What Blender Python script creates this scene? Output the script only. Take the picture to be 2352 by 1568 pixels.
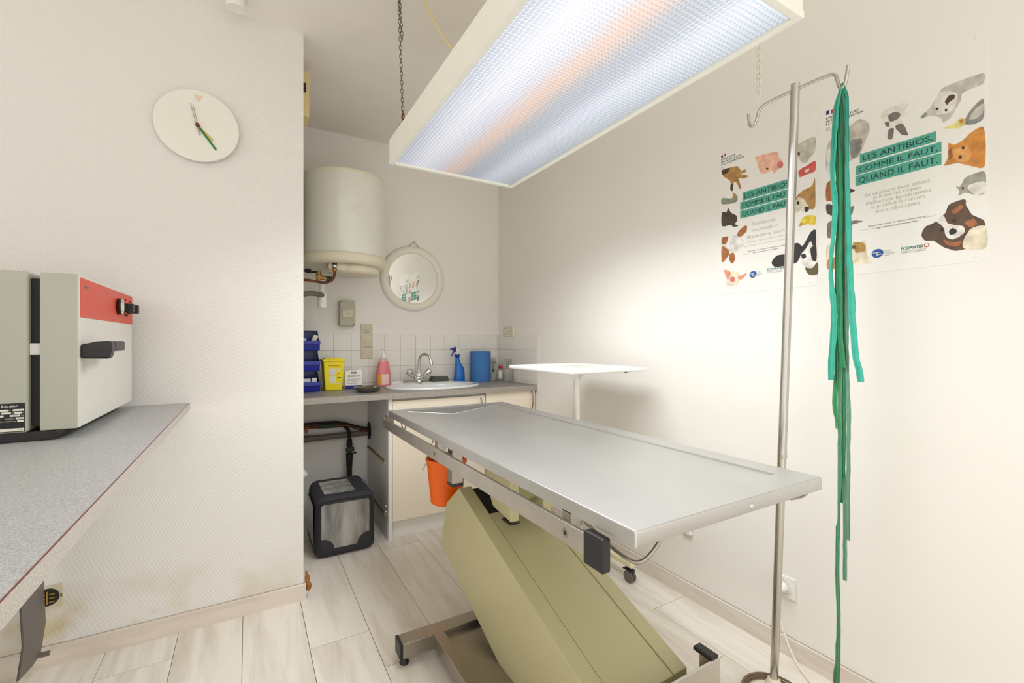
import bpy, bmesh, math, random
from mathutils import Vector, Matrix
for o in list(bpy.data.objects): bpy.data.objects.remove(o)
S = bpy.context.scene
C = S.collection
random.seed(7)

# ---------------------------------------------------------------- camera, world, lights, exposure
cam_d = bpy.data.cameras.new('camera'); cam = bpy.data.objects.new('camera', cam_d); C.objects.link(cam)
cam.location = (0, 0, 1.22); cam.rotation_euler = (math.radians(90), 0, math.radians(-30.3))
cam_d.sensor_width = 36; cam_d.lens = 36 * 1037 / 2352; cam_d.clip_start = .02
S.camera = cam
S.view_settings.view_transform = 'Standard'; S.view_settings.look = 'None'
S.view_settings.gamma = 1; S.view_settings.exposure = 0.0
S.view_settings.use_curve_mapping = False
W = bpy.data.worlds.new('ambient_fill'); S.world = W; W.use_nodes = True  # even ambient fill added from all round, standing for no actual source
bg = W.node_tree.nodes['Background']; bg.inputs[0].default_value = (1.0, .972, .93, 1); bg.inputs[1].default_value = 1.48
LAMP = dict(x0=.546, x1=1.18, y0=.597, y1=2.025, z=2.02)
l = bpy.data.lights.new('tube_light', 'AREA'); l.shape = 'RECTANGLE'; l.size = LAMP['x1'] - LAMP['x0'] - .06; l.size_y = LAMP['y1'] - LAMP['y0'] - .06
l.energy = 21; l.spread = math.radians(150); l.color = (.90, .95, 1.0)
o = bpy.data.objects.new('tube_light', l); C.objects.link(o)
o.location = ((LAMP['x0'] + LAMP['x1']) / 2, (LAMP['y0'] + LAMP['y1']) / 2, LAMP['z'] - .008)

# ---------------------------------------------------------------- materials
def lin(c):
    return tuple(((v / 255) / 12.92 if v / 255 <= .04045 else ((v / 255 + .055) / 1.055) ** 2.4) for v in c)
M = {}
def mat(name, rgb, rough=.5, metal=0, spec=.5, bump=0, bscale=200, var=0, vscale=6, trans=0, alpha=1, coat=0, stretch=None, ior=1.45):
    m = bpy.data.materials.new(name); m.use_nodes = True; nt = m.node_tree; b = nt.nodes['Principled BSDF']
    col = lin(rgb) + (1,)
    b.inputs['Base Color'].default_value = col; b.inputs['Roughness'].default_value = rough
    b.inputs['Metallic'].default_value = metal; b.inputs['Specular IOR Level'].default_value = spec
    b.inputs['Transmission Weight'].default_value = trans; b.inputs['Alpha'].default_value = alpha
    b.inputs['Coat Weight'].default_value = coat; b.inputs['IOR'].default_value = ior
    tc = nt.nodes.new('ShaderNodeTexCoord'); src = tc.outputs['Object']
    if stretch:
        mp = nt.nodes.new('ShaderNodeMapping'); mp.inputs['Scale'].default_value = stretch
        nt.links.new(src, mp.inputs[0]); src = mp.outputs[0]
    n = nt.nodes.new('ShaderNodeTexNoise'); n.inputs['Scale'].default_value = vscale; n.inputs['Detail'].default_value = 5
    nt.links.new(src, n.inputs['Vector'])
    mr = nt.nodes.new('ShaderNodeMapRange'); v = var if var else .015
    mr.inputs['From Min'].default_value = .3; mr.inputs['From Max'].default_value = .7
    mr.inputs['To Min'].default_value = 1 - v; mr.inputs['To Max'].default_value = 1 + v
    nt.links.new(n.outputs[0], mr.inputs[0])
    mx = nt.nodes.new('ShaderNodeMix'); mx.data_type = 'RGBA'; mx.blend_type = 'MULTIPLY'; mx.inputs[0].default_value = 1
    mx.inputs[6].default_value = col; nt.links.new(mr.outputs[0], mx.inputs[7]); nt.links.new(mx.outputs[2], b.inputs['Base Color'])
    if bump:
        n2 = nt.nodes.new('ShaderNodeTexNoise'); n2.inputs['Scale'].default_value = bscale; n2.inputs['Detail'].default_value = 3
        nt.links.new(src, n2.inputs['Vector'])
        bp = nt.nodes.new('ShaderNodeBump'); bp.inputs['Strength'].default_value = bump; bp.inputs['Distance'].default_value = .002
        nt.links.new(n2.outputs[0], bp.inputs['Height']); nt.links.new(bp.outputs[0], b.inputs['Normal'])
    M[name] = m; return m
def nodes(m): return m.node_tree.nodes, m.node_tree.links, m.node_tree.nodes['Principled BSDF']

mat('wall_paint', (238, 234, 226), .75, bump=.12, bscale=60, var=.012, vscale=1.5)
mat('ceiling_paint', (243, 236, 227), .8, bump=.08, bscale=40)
# woven glass-fibre wallpaper with damp stains low on the wall
m = mat('woven_wallpaper', (232, 228, 222), .7)
N, L, B = nodes(m)
tc = N.new('ShaderNodeTexCoord'); sp = N.new('ShaderNodeSeparateXYZ'); L.new(tc.outputs['Object'], sp.inputs[0])
def wave(axis, sc):
    a = N.new('ShaderNodeMath'); a.operation = 'MULTIPLY'; a.inputs[1].default_value = sc; L.new(sp.outputs[axis], a.inputs[0])
    s_ = N.new('ShaderNodeMath'); s_.operation = 'SINE'; L.new(a.outputs[0], s_.inputs[0]); return s_
w1, w2 = wave(0, 2 * math.pi / .009), wave(2, 2 * math.pi / .006)
mu = N.new('ShaderNodeMath'); mu.operation = 'MULTIPLY'; L.new(w1.outputs[0], mu.inputs[0]); L.new(w2.outputs[0], mu.inputs[1])
nz = N.new('ShaderNodeTexNoise'); nz.inputs['Scale'].default_value = 90; L.new(tc.outputs['Object'], nz.inputs['Vector'])
ad = N.new('ShaderNodeMath'); ad.operation = 'ADD'; L.new(mu.outputs[0], ad.inputs[0]); L.new(nz.outputs[0], ad.inputs[1])
bp = N.new('ShaderNodeBump'); bp.inputs['Strength'].default_value = .4; bp.inputs['Distance'].default_value = .0012
L.new(ad.outputs[0], bp.inputs['Height']); L.new(bp.outputs[0], B.inputs['Normal'])
st = N.new('ShaderNodeTexNoise'); st.inputs['Scale'].default_value = 7; st.inputs['Detail'].default_value = 6; L.new(tc.outputs['Object'], st.inputs['Vector'])
hz = N.new('ShaderNodeMapRange'); hz.inputs['From Min'].default_value = .30; hz.inputs['From Max'].default_value = .07
hz.inputs['To Min'].default_value = 0; hz.inputs['To Max'].default_value = 1; L.new(sp.outputs[2], hz.inputs[0])
hx = N.new('ShaderNodeMapRange'); hx.inputs['From Min'].default_value = .1; hx.inputs['From Max'].default_value = -.6
hx.inputs['To Min'].default_value = .35; hx.inputs['To Max'].default_value = 1; L.new(sp.outputs[0], hx.inputs[0])
sr = N.new('ShaderNodeMapRange'); sr.inputs['From Min'].default_value = .45; sr.inputs['From Max'].default_value = .68; L.new(st.outputs[0], sr.inputs[0])
m1 = N.new('ShaderNodeMath'); m1.operation = 'MULTIPLY'; L.new(hz.outputs[0], m1.inputs[0]); L.new(sr.outputs[0], m1.inputs[1])
m2 = N.new('ShaderNodeMath'); m2.operation = 'MULTIPLY'; L.new(m1.outputs[0], m2.inputs[0]); L.new(hx.outputs[0], m2.inputs[1])
mx = N.new('ShaderNodeMix'); mx.data_type = 'RGBA'; mx.inputs[6].default_value = lin((232, 228, 222)) + (1,); mx.inputs[7].default_value = lin((196, 176, 120)) + (1,)
L.new(m2.outputs[0], mx.inputs[0]); L.new(mx.outputs[2], B.inputs['Base Color'])

# pale washed oak laminate, grain along the plank, tone from a per-plank attribute
def plank_mat(name, base, dark, ax):
    m = mat(name, base, .42); N, L, B = nodes(m)
    tc = N.new('ShaderNodeTexCoord'); at = N.new('ShaderNodeAttribute'); at.attribute_name = 'tone'
    ofs = N.new('ShaderNodeVectorMath'); ofs.operation = 'SCALE'; ofs.inputs[3].default_value = 40; L.new(at.outputs['Vector'], ofs.inputs[0])
    av = N.new('ShaderNodeVectorMath'); av.operation = 'ADD'; L.new(tc.outputs['Object'], av.inputs[0]); L.new(ofs.outputs[0], av.inputs[1])
    mp = N.new('ShaderNodeMapping'); mp.inputs['Scale'].default_value = (11, 1.1, 11) if ax == 'y' else (1.1, 11, 11); L.new(av.outputs[0], mp.inputs[0])
    n = N.new('ShaderNodeTexNoise'); n.inputs['Scale'].default_value = 1.3; n.inputs['Detail'].default_value = 7; n.inputs['Distortion'].default_value = .5; n.inputs['Roughness'].default_value = .62
    L.new(mp.outputs[0], n.inputs['Vector'])
    cr = N.new('ShaderNodeValToRGB'); cr.color_ramp.elements[0].position = .25; cr.color_ramp.elements[0].color = lin(dark) + (1,)
    cr.color_ramp.elements[1].position = .55; cr.color_ramp.elements[1].color = lin(base) + (1,); L.new(n.outputs[0], cr.inputs[0])
    mp2 = N.new('ShaderNodeMapping'); mp2.inputs['Scale'].default_value = (90, 3, 90) if ax == 'y' else (3, 90, 90); L.new(av.outputs[0], mp2.inputs[0])
    n2 = N.new('ShaderNodeTexNoise'); n2.inputs['Scale'].default_value = 2; L.new(mp2.outputs[0], n2.inputs['Vector'])
    mr = N.new('ShaderNodeMapRange'); mr.inputs['To Min'].default_value = .93; mr.inputs['To Max'].default_value = 1.05; L.new(n2.outputs[0], mr.inputs[0])
    mx = N.new('ShaderNodeMix'); mx.data_type = 'RGBA'; mx.blend_type = 'MULTIPLY'; mx.inputs[0].default_value = 1
    L.new(cr.outputs[0], mx.inputs[6]); L.new(mr.outputs[0], mx.inputs[7]); L.new(mx.outputs[2], B.inputs['Base Color'])
plank_mat('floor_laminate', (236, 229, 218), (209, 196, 177), 'y')
plank_mat('skirting_wood_x', (222, 210, 197), (200, 184, 168), 'x')
plank_mat('skirting_wood_y', (226, 216, 203), (203, 188, 172), 'y')
mat('plank_gap', (84, 68, 48), .8)

def speckle(name, base, dark, sc=420, rough=.45):
    m = mat(name, base, rough); N, L, B = nodes(m)
    tc = N.new('ShaderNodeTexCoord'); n = N.new('ShaderNodeTexNoise'); n.inputs['Scale'].default_value = sc; n.inputs['Detail'].default_value = 2
    L.new(tc.outputs['Object'], n.inputs['Vector'])
    cr = N.new('ShaderNodeValToRGB'); cr.color_ramp.elements[0].position = .38; cr.color_ramp.elements[0].color = lin(dark) + (1,)
    cr.color_ramp.elements[1].position = .62; cr.color_ramp.elements[1].color = lin(base) + (1,); L.new(n.outputs[0], cr.inputs[0]); L.new(cr.outputs[0], B.inputs['Base Color'])
speckle('worktop_grey', (186, 186, 184), (154, 153, 151))
speckle('worktop_edge', (204, 198, 190), (178, 171, 162))
speckle('sink_worktop_top', (158, 152, 145), (122, 117, 110))
speckle('sink_worktop_edge', (178, 170, 160), (140, 132, 122))
mat('edge_line', (120, 72, 62), .5)

def steel(name, rgb, rough, stretch, var=.06):
    m = mat(name, rgb, rough, 1, var=var, vscale=3, stretch=stretch); N, L, B = nodes(m)
    tc = N.new('ShaderNodeTexCoord'); mp = N.new('ShaderNodeMapping'); mp.inputs['Scale'].default_value = stretch; L.new(tc.outputs['Object'], mp.inputs[0])
    n = N.new('ShaderNodeTexNoise'); n.inputs['Scale'].default_value = 25; n.inputs['Detail'].default_value = 4; L.new(mp.outputs[0], n.inputs['Vector'])
    mr = N.new('ShaderNodeMapRange'); mr.inputs['To Min'].default_value = rough * .75; mr.inputs['To Max'].default_value = rough * 1.3; L.new(n.outputs[0], mr.inputs[0]); L.new(mr.outputs[0], B.inputs['Roughness'])
mat('steel_top', (208, 208, 207), .37, 1, var=.03, vscale=5)
steel('steel_rail', (205, 200, 192), .33, (1, 4, 4))
steel('steel_frame', (170, 163, 152), .35, (4, 1, 4))
steel('chrome', (215, 215, 213), .12, (1, 1, 1), .02)
steel('steel_pole', (200, 196, 188), .26, (5, 5, .5), .03)
steel('steel_dish', (150, 145, 135), .3, (1, 1, 1))
mat('olive_light', (196, 188, 144), .38, var=.02, coat=.15)
mat('olive_shaded', (160, 154, 106), .38, var=.02, coat=.15)  # same olive paint darkened: shade on the less lit head beam put into colour
mat('olive_seam', (70, 62, 30), .6)
mat('black_plastic', (38, 36, 36), .42)
mat('black_rubber', (26, 25, 25), .6)
mat('white_plastic', (236, 234, 228), .35)
mat('white_enamel', (228, 226, 214), .22, coat=.6)
mat('cream_plastic', (228, 220, 196), .45)
mat('yellowed_plastic', (226, 206, 150), .45)
mat('fuse_grey', (180, 177, 156), .45)
mat('switch_ivory', (208, 198, 168), .4)
mat('dark_slot', (40, 36, 30), .6)
mat('lamp_cream', (243, 241, 229), .4)
mat('chain_metal', (110, 100, 82), .4, .8)
mat('chain_white', (226, 220, 205), .4)
mat('brown_metal', (110, 60, 34), .4, .6)
mat('copper_aged', (104, 62, 42), .35, .75, var=.2, vscale=40)
mat('brass', (176, 142, 84), .35, .9)
mat('verdigris', (56, 76, 58), .7, var=.3, vscale=60)
mat('grimy_black', (34, 30, 26), .8, var=.3, vscale=50, bump=.4)
mat('drain_grey', (112, 106, 96), .5, var=.08)
mat('orange_valve', (176, 84, 44), .5)
mat('cabinet_cream', (238, 226, 206), .45, var=.01)
mat('cabinet_side', (208, 206, 200), .45)
mat('cabinet_white', (232, 229, 222), .45)
mat('cabinet_rail', (168, 152, 118), .45)
mat('grout', (205, 196, 184), .8)
mat('glazed_tile', (232, 227, 218), .18, coat=.3, bump=.05, bscale=14)
mat('sink_white', (226, 229, 226), .15, coat=.6)
mat('oven_grey', (176, 175, 160), .42, bump=.05, bscale=300)
mat('oven_face', (222, 219, 210), .42, bump=.03, bscale=300)
mat('oven_red', (214, 66, 44), .4)
mat('oven_edge', (205, 205, 198), .4)
mat('faded_print', (150, 112, 104), .5)
mat('label_white', (222, 220, 205), .5)
mat('label_black', (28, 26, 26), .4)
mat('print_ink', (45, 45, 48), .6)
mat('print_grey', (150, 150, 148), .6)
mat('blue_bin', (28, 40, 150), .3, coat=.2)
mat('yellow_plastic', (238, 218, 10), .4)
mat('red_print', (190, 70, 20), .6)
mat('card_white', (235, 233, 226), .6)
mat('card_kraft', (205, 190, 120), .6)
mat('box_blue', (40, 40, 120), .5)
mat('soap_pink', (240, 136, 142), .25, trans=.25, coat=.3)
mat('soap_empty', (236, 190, 184), .3, trans=.3)
mat('soap_label', (238, 196, 190), .5)
mat('soap_yellow', (222, 160, 40), .5)
mat('spray_blue', (10, 108, 196), .28, trans=.1, coat=.3)
mat('trigger_blue', (12, 42, 150), .35)
mat('roll_blue', (66, 118, 178), .85, bump=.2, bscale=500)
mat('clear_plastic', (236, 236, 230), .15, trans=.8, ior=1.2)
mat('red_cap', (190, 30, 26), .4)
mat('sponge_green', (86, 88, 78), .9, bump=.8, bscale=350)
mat('crate_black', (52, 52, 56), .75, bump=.3, bscale=260)
m = mat('crate_window', (150, 148, 142), .22, var=.5, vscale=3.2, stretch=(5, 5, 1.1), coat=.5, bump=.9, bscale=9)
mat('bucket_orange', (255, 108, 0), .4, coat=.1)
mat('ivory_paint', (236, 226, 186), .4)
mat('stand_white', (238, 237, 230), .35)
mat('clock_face', (234, 232, 220), .4)
mat('mirror_cream', (238, 232, 216), .45)
mat('clock_peach', (232, 208, 180), .5)
mat('clock_green', (30, 116, 64), .4)
mat('clock_yellow', (204, 176, 52), .4)
mat('mirror_glass', (238, 240, 238), .01, 1)
mat('poster_paper', (238, 235, 227), .42)
mat('foam_rust', (160, 106, 48), .9, bump=.8, bscale=80, var=.2, vscale=60)
mat('anthracite', (110, 104, 98), .45)
mat('cable_white', (232, 226, 212), .45)
mat('cable_brown', (120, 98, 80), .5)
for k, c in dict(teal_silk=(66, 172, 148), green_gauze=(88, 148, 108), dark_green_gauze=(48, 134, 90), sage_gauze=(112, 154, 130), bright_green_gauze=(62, 146, 92)).items():
    mat(k, c, .7, var=.12, vscale=30, bump=.5, bscale=600)
PC = dict(tan=(176, 134, 78), umber=(84, 62, 44), pink=(236, 184, 160), rose=(210, 120, 110), rosepale=(232, 150, 126), palegrey=(196, 190, 174), lightgrey=(192, 188, 180),
    red=(206, 90, 84), cream=(226, 214, 188), sage=(140, 146, 124), ochre=(176, 136, 66), darkbrown=(80, 66, 56), palewhite=(226, 220, 210), rust=(168, 104, 58), yellow=(224, 196, 54),
    ink=(44, 40, 38), olive=(96, 86, 52), grey=(140, 138, 132), greybrown=(124, 114, 108), paleyellow=(222, 210, 130), orange=(208, 138, 62), paleorange=(222, 160, 92), sagegrey=(160, 158, 140), puppybrown=(92, 70, 52))
for k, c in PC.items(): mat('print_' + k, c, .45, var=.24, vscale=38)
mat('banner_teal', (84, 168, 146), .45)
mat('banner_text', (28, 70, 66), .5)
mat('pale_text', (176, 184, 164), .5)
mat('logo_blue', (44, 82, 160), .45)
mat('flag_red', (200, 60, 50), .5)
mat('flag_blue', (44, 44, 110), .5)
mat('teal_text', (56, 120, 112), .5)

# ---------------------------------------------------------------- mesh helpers
ORG = {}
class MB:
    def __init__(s, smooth=True): s.bm = bmesh.new(); s.mi = 0; s.mx = Matrix.Identity(4); s.sm = smooth
    def _fin(s, vs, fs):
        for f in fs: f.material_index = s.mi
        if s.mx != Matrix.Identity(4): bmesh.ops.transform(s.bm, matrix=s.mx, verts=vs)
    def box(s, x0, x1, y0, y1, z0, z1, bev=0, seg=2):
        t = bmesh.new(); bmesh.ops.create_cube(t, size=1)
        for v in t.verts: v.co = Vector(((x0 + x1) / 2 + v.co.x * (x1 - x0), (y0 + y1) / 2 + v.co.y * (y1 - y0), (z0 + z1) / 2 + v.co.z * (z1 - z0)))
        if bev: bmesh.ops.bevel(t, geom=t.edges[:], offset=bev, segments=seg, profile=.5, affect='EDGES')
        s.merge(t); return s
    def merge(s, t):
        mp = {}
        for v in t.verts: mp[v] = s.bm.verts.new(v.co)
        fs = []
        for f in t.faces:
            try: fs.append(s.bm.faces.new([mp[v] for v in f.verts]))
            except ValueError: pass
        s._fin(list(mp.values()), fs); t.free()
    def poly_prism(s, pts, d, bev=0):
        # pts: 3D polygon, d: extrusion vector
        t = bmesh.new(); a = [t.verts.new(p) for p in pts]; b = [t.verts.new(Vector(p) + Vector(d)) for p in pts]
        t.faces.new(a); t.faces.new(b[::-1])
        for i in range(len(a)): j = (i + 1) % len(a); t.faces.new([a[j], a[i], b[i], b[j]])
        bmesh.ops.recalc_face_normals(t, faces=t.faces[:])
        if bev: bmesh.ops.bevel(t, geom=t.edges[:], offset=bev, segments=2, profile=.5, affect='EDGES')
        s.merge(t); return s
    def lathe(s, c, prof, axis='z', seg=32, sx=1, sy=1):
        t = bmesh.new(); rings = []
        for r, h in prof:
            if r < 1e-6: rings.append([t.verts.new((0, 0, h))])
            else: rings.append([t.verts.new((r * sx * math.cos(2 * math.pi * k / seg), r * sy * math.sin(2 * math.pi * k / seg), h)) for k in range(seg)])
        for a, b in zip(rings, rings[1:]):
            for k in range(seg):
                j = (k + 1) % seg
                q = [a[k % len(a)], a[j % len(a)], b[j % len(b)], b[k % len(b)]]; q2 = []
                for v in q:
                    if v not in q2: q2.append(v)
                if len(q2) > 2: t.faces.new(q2)
        bmesh.ops.recalc_face_normals(t, faces=t.faces[:])
        R_ = {'z': Matrix.Identity(4), 'x': Matrix.Rotation(math.pi / 2, 4, 'Y'), 'y': Matrix.Rotation(-math.pi / 2, 4, 'X')}[axis] if isinstance(axis, str) else Vector((0, 0, 1)).rotation_difference(Vector(axis)).to_matrix().to_4x4()
        bmesh.ops.transform(t, matrix=Matrix.Translation(c) @ R_, verts=t.verts[:]); s.merge(t); return s
    def cyl(s, a, b, r, r2=None, seg=20):
        a, b = Vector(a), Vector(b); r2 = r if r2 is None else r2
        return s.lathe(a, [(0, 0), (r, 0), (r2, (b - a).length), (0, (b - a).length)], axis=(b - a).normalized(), seg=seg)
    def tube(s, pts, r, seg=10, closed=False, smooth=0):
        pts = [Vector(p) for p in pts]
        for _ in range(smooth):
            q = [] if closed else [pts[0]]; n = len(pts)
            for i in range(n if closed else n - 1): a, b = pts[i], pts[(i + 1) % n]; q += [a * .75 + b * .25, a * .25 + b * .75]
            pts = q if closed else q + [pts[-1]]
        t = bmesh.new(); n = len(pts); rings = []; up = None
        for i in range(n):
            if closed: d = pts[(i + 1) % n] - pts[i - 1]
            else: d = pts[min(i + 1, n - 1)] - pts[max(i - 1, 0)]
            d.normalize()
            if up is None: up = Vector((0, 0, 1)) if abs(d.z) < .9 else Vector((1, 0, 0))
            u = d.cross(up).normalized(); w = u.cross(d).normalized(); up = w
            rr = r[i] if isinstance(r, (list, tuple)) else r
            rings.append([t.verts.new(pts[i] + (u * math.cos(2 * math.pi * k / seg) + w * math.sin(2 * math.pi * k / seg)) * rr) for k in range(seg)])
        for i in range(n if closed else n - 1):
            a, b = rings[i], rings[(i + 1) % n]
            for k in range(seg): j = (k + 1) % seg; t.faces.new([a[k], a[j], b[j], b[k]])
        if not closed: t.faces.new(rings[0]); t.faces.new(rings[-1][::-1])
        bmesh.ops.recalc_face_normals(t, faces=t.faces[:]); s.merge(t); return s
    def ellip(s, c, r, seg=20, rings=12):
        t = bmesh.new(); bmesh.ops.create_uvsphere(t, u_segments=seg, v_segments=rings, radius=1)
        for v in t.verts: v.co = Vector((c[0] + v.co.x * r[0], c[1] + v.co.y * r[1], c[2] + v.co.z * r[2]))
        s.merge(t); return s
    def build(s, name, mats, parent=None):
        me = bpy.data.meshes.new(name); bm = s.bm
        for f in bm.faces: f.smooth = s.sm
        if s.sm:
            for e in bm.edges:
                if len(e.link_faces) == 2 and e.calc_face_angle(0) > getattr(s, 'ang', .62): e.smooth = False
        if parent: o0 = ORG[parent.name]
        else:
            mn = [min(v.co[i] for v in bm.verts) for i in range(3)]; mxx = [max(v.co[i] for v in bm.verts) for i in range(3)]
            o0 = Vector(((mn[0] + mxx[0]) / 2, (mn[1] + mxx[1]) / 2, mn[2]))
        bmesh.ops.translate(bm, vec=-o0, verts=bm.verts[:])
        bm.to_mesh(me); bm.free()
        o = bpy.data.objects.new(name, me); C.objects.link(o)
        if parent: o.parent = parent
        else: o.location = o0
        ORG[o.name] = o0
        if s.sm:
            wn_ = o.modifiers.new('WeightedNormal', 'WEIGHTED_NORMAL'); wn_.keep_sharp = True; wn_.weight = 80
        for k in (mats if isinstance(mats, (list, tuple)) else [mats]): me.materials.append(M[k])
        return o
def struct(o): o['kind'] = 'structure'; return o
def tag(o, label, cat, group=None):
    o['label'] = label; o['category'] = cat
    if group: o['group'] = group
    return o
def thing(name, loc, label, cat, group=None):
    o = bpy.data.objects.new(name, None); C.objects.link(o); o.location = loc; o.empty_display_size = .05; ORG[o.name] = Vector(loc)
    return tag(o, label, cat, group)
def rot(c, ang, ax='Z'): return Matrix.Translation(c) @ Matrix.Rotation(ang, 4, ax) @ Matrix.Translation(-Vector(c))
_tc = {}
def text(mb, s, org, right, up, h, width=None, bold=0, shear=0, align='LEFT', _second=False):
    """lettering laid on a plane: org is the lower left corner of the line"""
    key = (s, shear)
    if key not in _tc:
        cu = bpy.data.curves.new('lettering', 'FONT'); cu.body = s; cu.size = 1; cu.shear = shear; cu.resolution_u = 3
        ob = bpy.data.objects.new('lettering', cu); C.objects.link(ob); bpy.context.view_layer.update()
        dg = bpy.context.evaluated_depsgraph_get(); me = bpy.data.meshes.new_from_object(ob.evaluated_get(dg))
        _tc[key] = ([v.co.copy() for v in me.vertices], [tuple(p.vertices) for p in me.polygons])
        bpy.data.objects.remove(ob); bpy.data.curves.remove(cu); bpy.data.meshes.remove(me)
    vs, fs = _tc[key]
    x0 = min(v.x for v in vs); x1 = max(v.x for v in vs)
    k = h / .72; kx = width / (x1 - x0) if width else k
    r, u = Vector(right).normalized(), Vector(up).normalized()
    sh = {'LEFT': 0, 'CENTER': -.5, 'RIGHT': -1}[align] * (x1 - x0) * kx
    vv = [mb.bm.verts.new(Vector(org) + r * ((v.x - x0) * kx + sh) + u * v.y * k) for v in vs]
    for f in fs:
        try: mb.bm.faces.new([vv[i] for i in f]).material_index = mb.mi
        except ValueError: pass
    if not _second and bold:      # heavier weight: the same letters once more, a hair to the side
        n_ = r.cross(u).normalized() * .00004
        text(mb, s, Vector(org) + r * h * bold * 3 + n_, right, up, h, width, bold, shear, align, True)
# ================================================================ THE ROOM
# floor of planks running away from the camera
bm = bmesh.new(); lay = bm.verts.layers.float_vector.new('tone')
PW, G = .2315, .0012
ends = {-1: [2.16], 0: [.9], 1: [.6], 2: [1.95], 3: [1.70, 2.90], 4: [2.667, 1.2], 5: [2.1, .9], 6: [1.75, 3.0], 7: [2.4, 1.1], 8: [1.452, 2.7], -2: [2.0, .7], -3: [1.3], -4: [.9], -5: [1.5], -6: [.4], -7: [1.0]}
for k in range(-8, 9):
    x0 = -.02 + PW * (k - 1); x1 = min(x0 + PW, 1.88)
    if x0 > 1.86: continue
    ys = sorted([-.8] + ends.get(k, [1.2]) + [3.40])
    for j, (a, b) in enumerate(zip(ys, ys[1:])):
        t = (random.random(), random.random() * .9, random.random())
        q = [(x0 + G, a + G), (x1 - G, a + G), (x1 - G, b - G), (x0 + G, b - G)]
        top = [bm.verts.new((x, y, 0)) for x, y in q]; low = [bm.verts.new((x + (G if i in (1, 2) else -G) * .4, y, -.003)) for i, (x, y) in enumerate(q)]
        for v in top + low: v[lay] = t
        bm.faces.new(top)
        for i in range(4): jn = (i + 1) % 4; bm.faces.new([top[jn], top[i], low[i], low[jn]])
v = [bm.verts.new(p) for p in ((-2.1, -.8, -.003), (1.88, -.8, -.003), (1.88, 3.4, -.003), (-2.1, 3.4, -.003))]; bm.faces.new(v).material_index = 1
v2 = [bm.verts.new((p.co.x, p.co.y, -.1)) for p in v]; bm.faces.new(v2[::-1]).material_index = 1
for i in range(4): bm.faces.new([v[(i + 1) % 4], v[i], v2[i], v2[(i + 1) % 4]]).material_index = 1
me = bpy.data.meshes.new('floor'); bm.to_mesh(me); bm.free(); me.materials.append(M['floor_laminate']); me.materials.append(M['plank_gap'])
fl = bpy.data.objects.new('floor', me); C.objects.link(fl); struct(fl)

struct(MB(False).box(.1, 1.94, 3.34, 3.46, 0, 2.675).build('wall_back', 'wall_paint'))
struct(MB(False).box(1.82, 1.94, -.8, 3.34, 0, 2.675).build('wall_right', 'wall_paint'))
w = MB(False).box(-2.1, .226, 2.345, 3.34, 0, 2.675).build('wall_left', 'woven_wallpaper'); struct(w)
# keep the wallpaper pattern in room coordinates
for v in w.data.vertices: v.co += w.location
w.location = (0, 0, 0)
struct(MB(False).box(-2.1, 1.94, -.8, 3.46, 2.675, 2.8).build('ceiling', 'ceiling_paint'))
struct(MB().poly_prism([(-2.1, 2.332, 0), (-2.1, 2.345, 0), (-2.1, 2.345, .077), (-2.1, 2.337, .077), (-2.1, 2.332, .071)], (2.336, 0, 0)).build('baseboard_left', 'skirting_wood_x'))
struct(MB().poly_prism([(1.807, -.8, 0), (1.82, -.8, 0), (1.82, -.8, .072), (1.812, -.8, .072), (1.807, -.8, .066)], (0, 3.56, 0)).build('baseboard_right', 'skirting_wood_y'))
# tiled splashbacks
TP = .1175
def tiles(name, horiz, a0, a1, first, wallpos, skip=None):
    g = MB(False); z1 = 1.272
    if horiz: g.box(a0, a1, wallpos - .004, wallpos, .86, z1)
    else: g.box(wallpos - .004, wallpos, a0, a1, .86, z1)
    g.mi = 1; k = int((a0 - first) / TP) - 2
    while first + k * TP < a1:
        s0 = max(first + k * TP + .0014, a0 + .0005); s1 = min(first + (k + 1) * TP - .0014, a1 - .0005); k += 1
        if s1 - s0 < .01: continue
        for r in range(4):
            zt = z1 - r * TP; zb = zt - TP + .0028
            if horiz: g.box(s0, s1, wallpos - .007, wallpos - .003, max(zb, .862), zt, .0009, 1)
            else: g.box(wallpos - .007, wallpos - .003, s0, s1, max(zb, .862), zt, .0009, 1)
    return struct(g.build(name, ['grout', 'glazed_tile']))
tiles('trim_1', True, .228, 1.819, .982, 3.34)
tiles('trim_2', False, 2.727, 3.333, 2.727 + .02, 1.82)

# torn end of the skirting, brown filler
g = MB(); g.ellip((.243, 2.352, .075), (.010, .010, .040), 10, 8).ellip((.249, 2.348, .055), (.012, .011, .022), 10, 8).ellip((.240, 2.350, .110), (.006, .008, .022), 8, 6)
for v in g.bm.verts: v.co += Vector((random.uniform(-.003, .003), random.uniform(-.003, .003), random.uniform(-.003, .003)))
tag(g.build('filler_scrap', 'foam_rust'), 'rust brown crumbled filler lump at the end of the left skirting board', 'filler')

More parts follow.
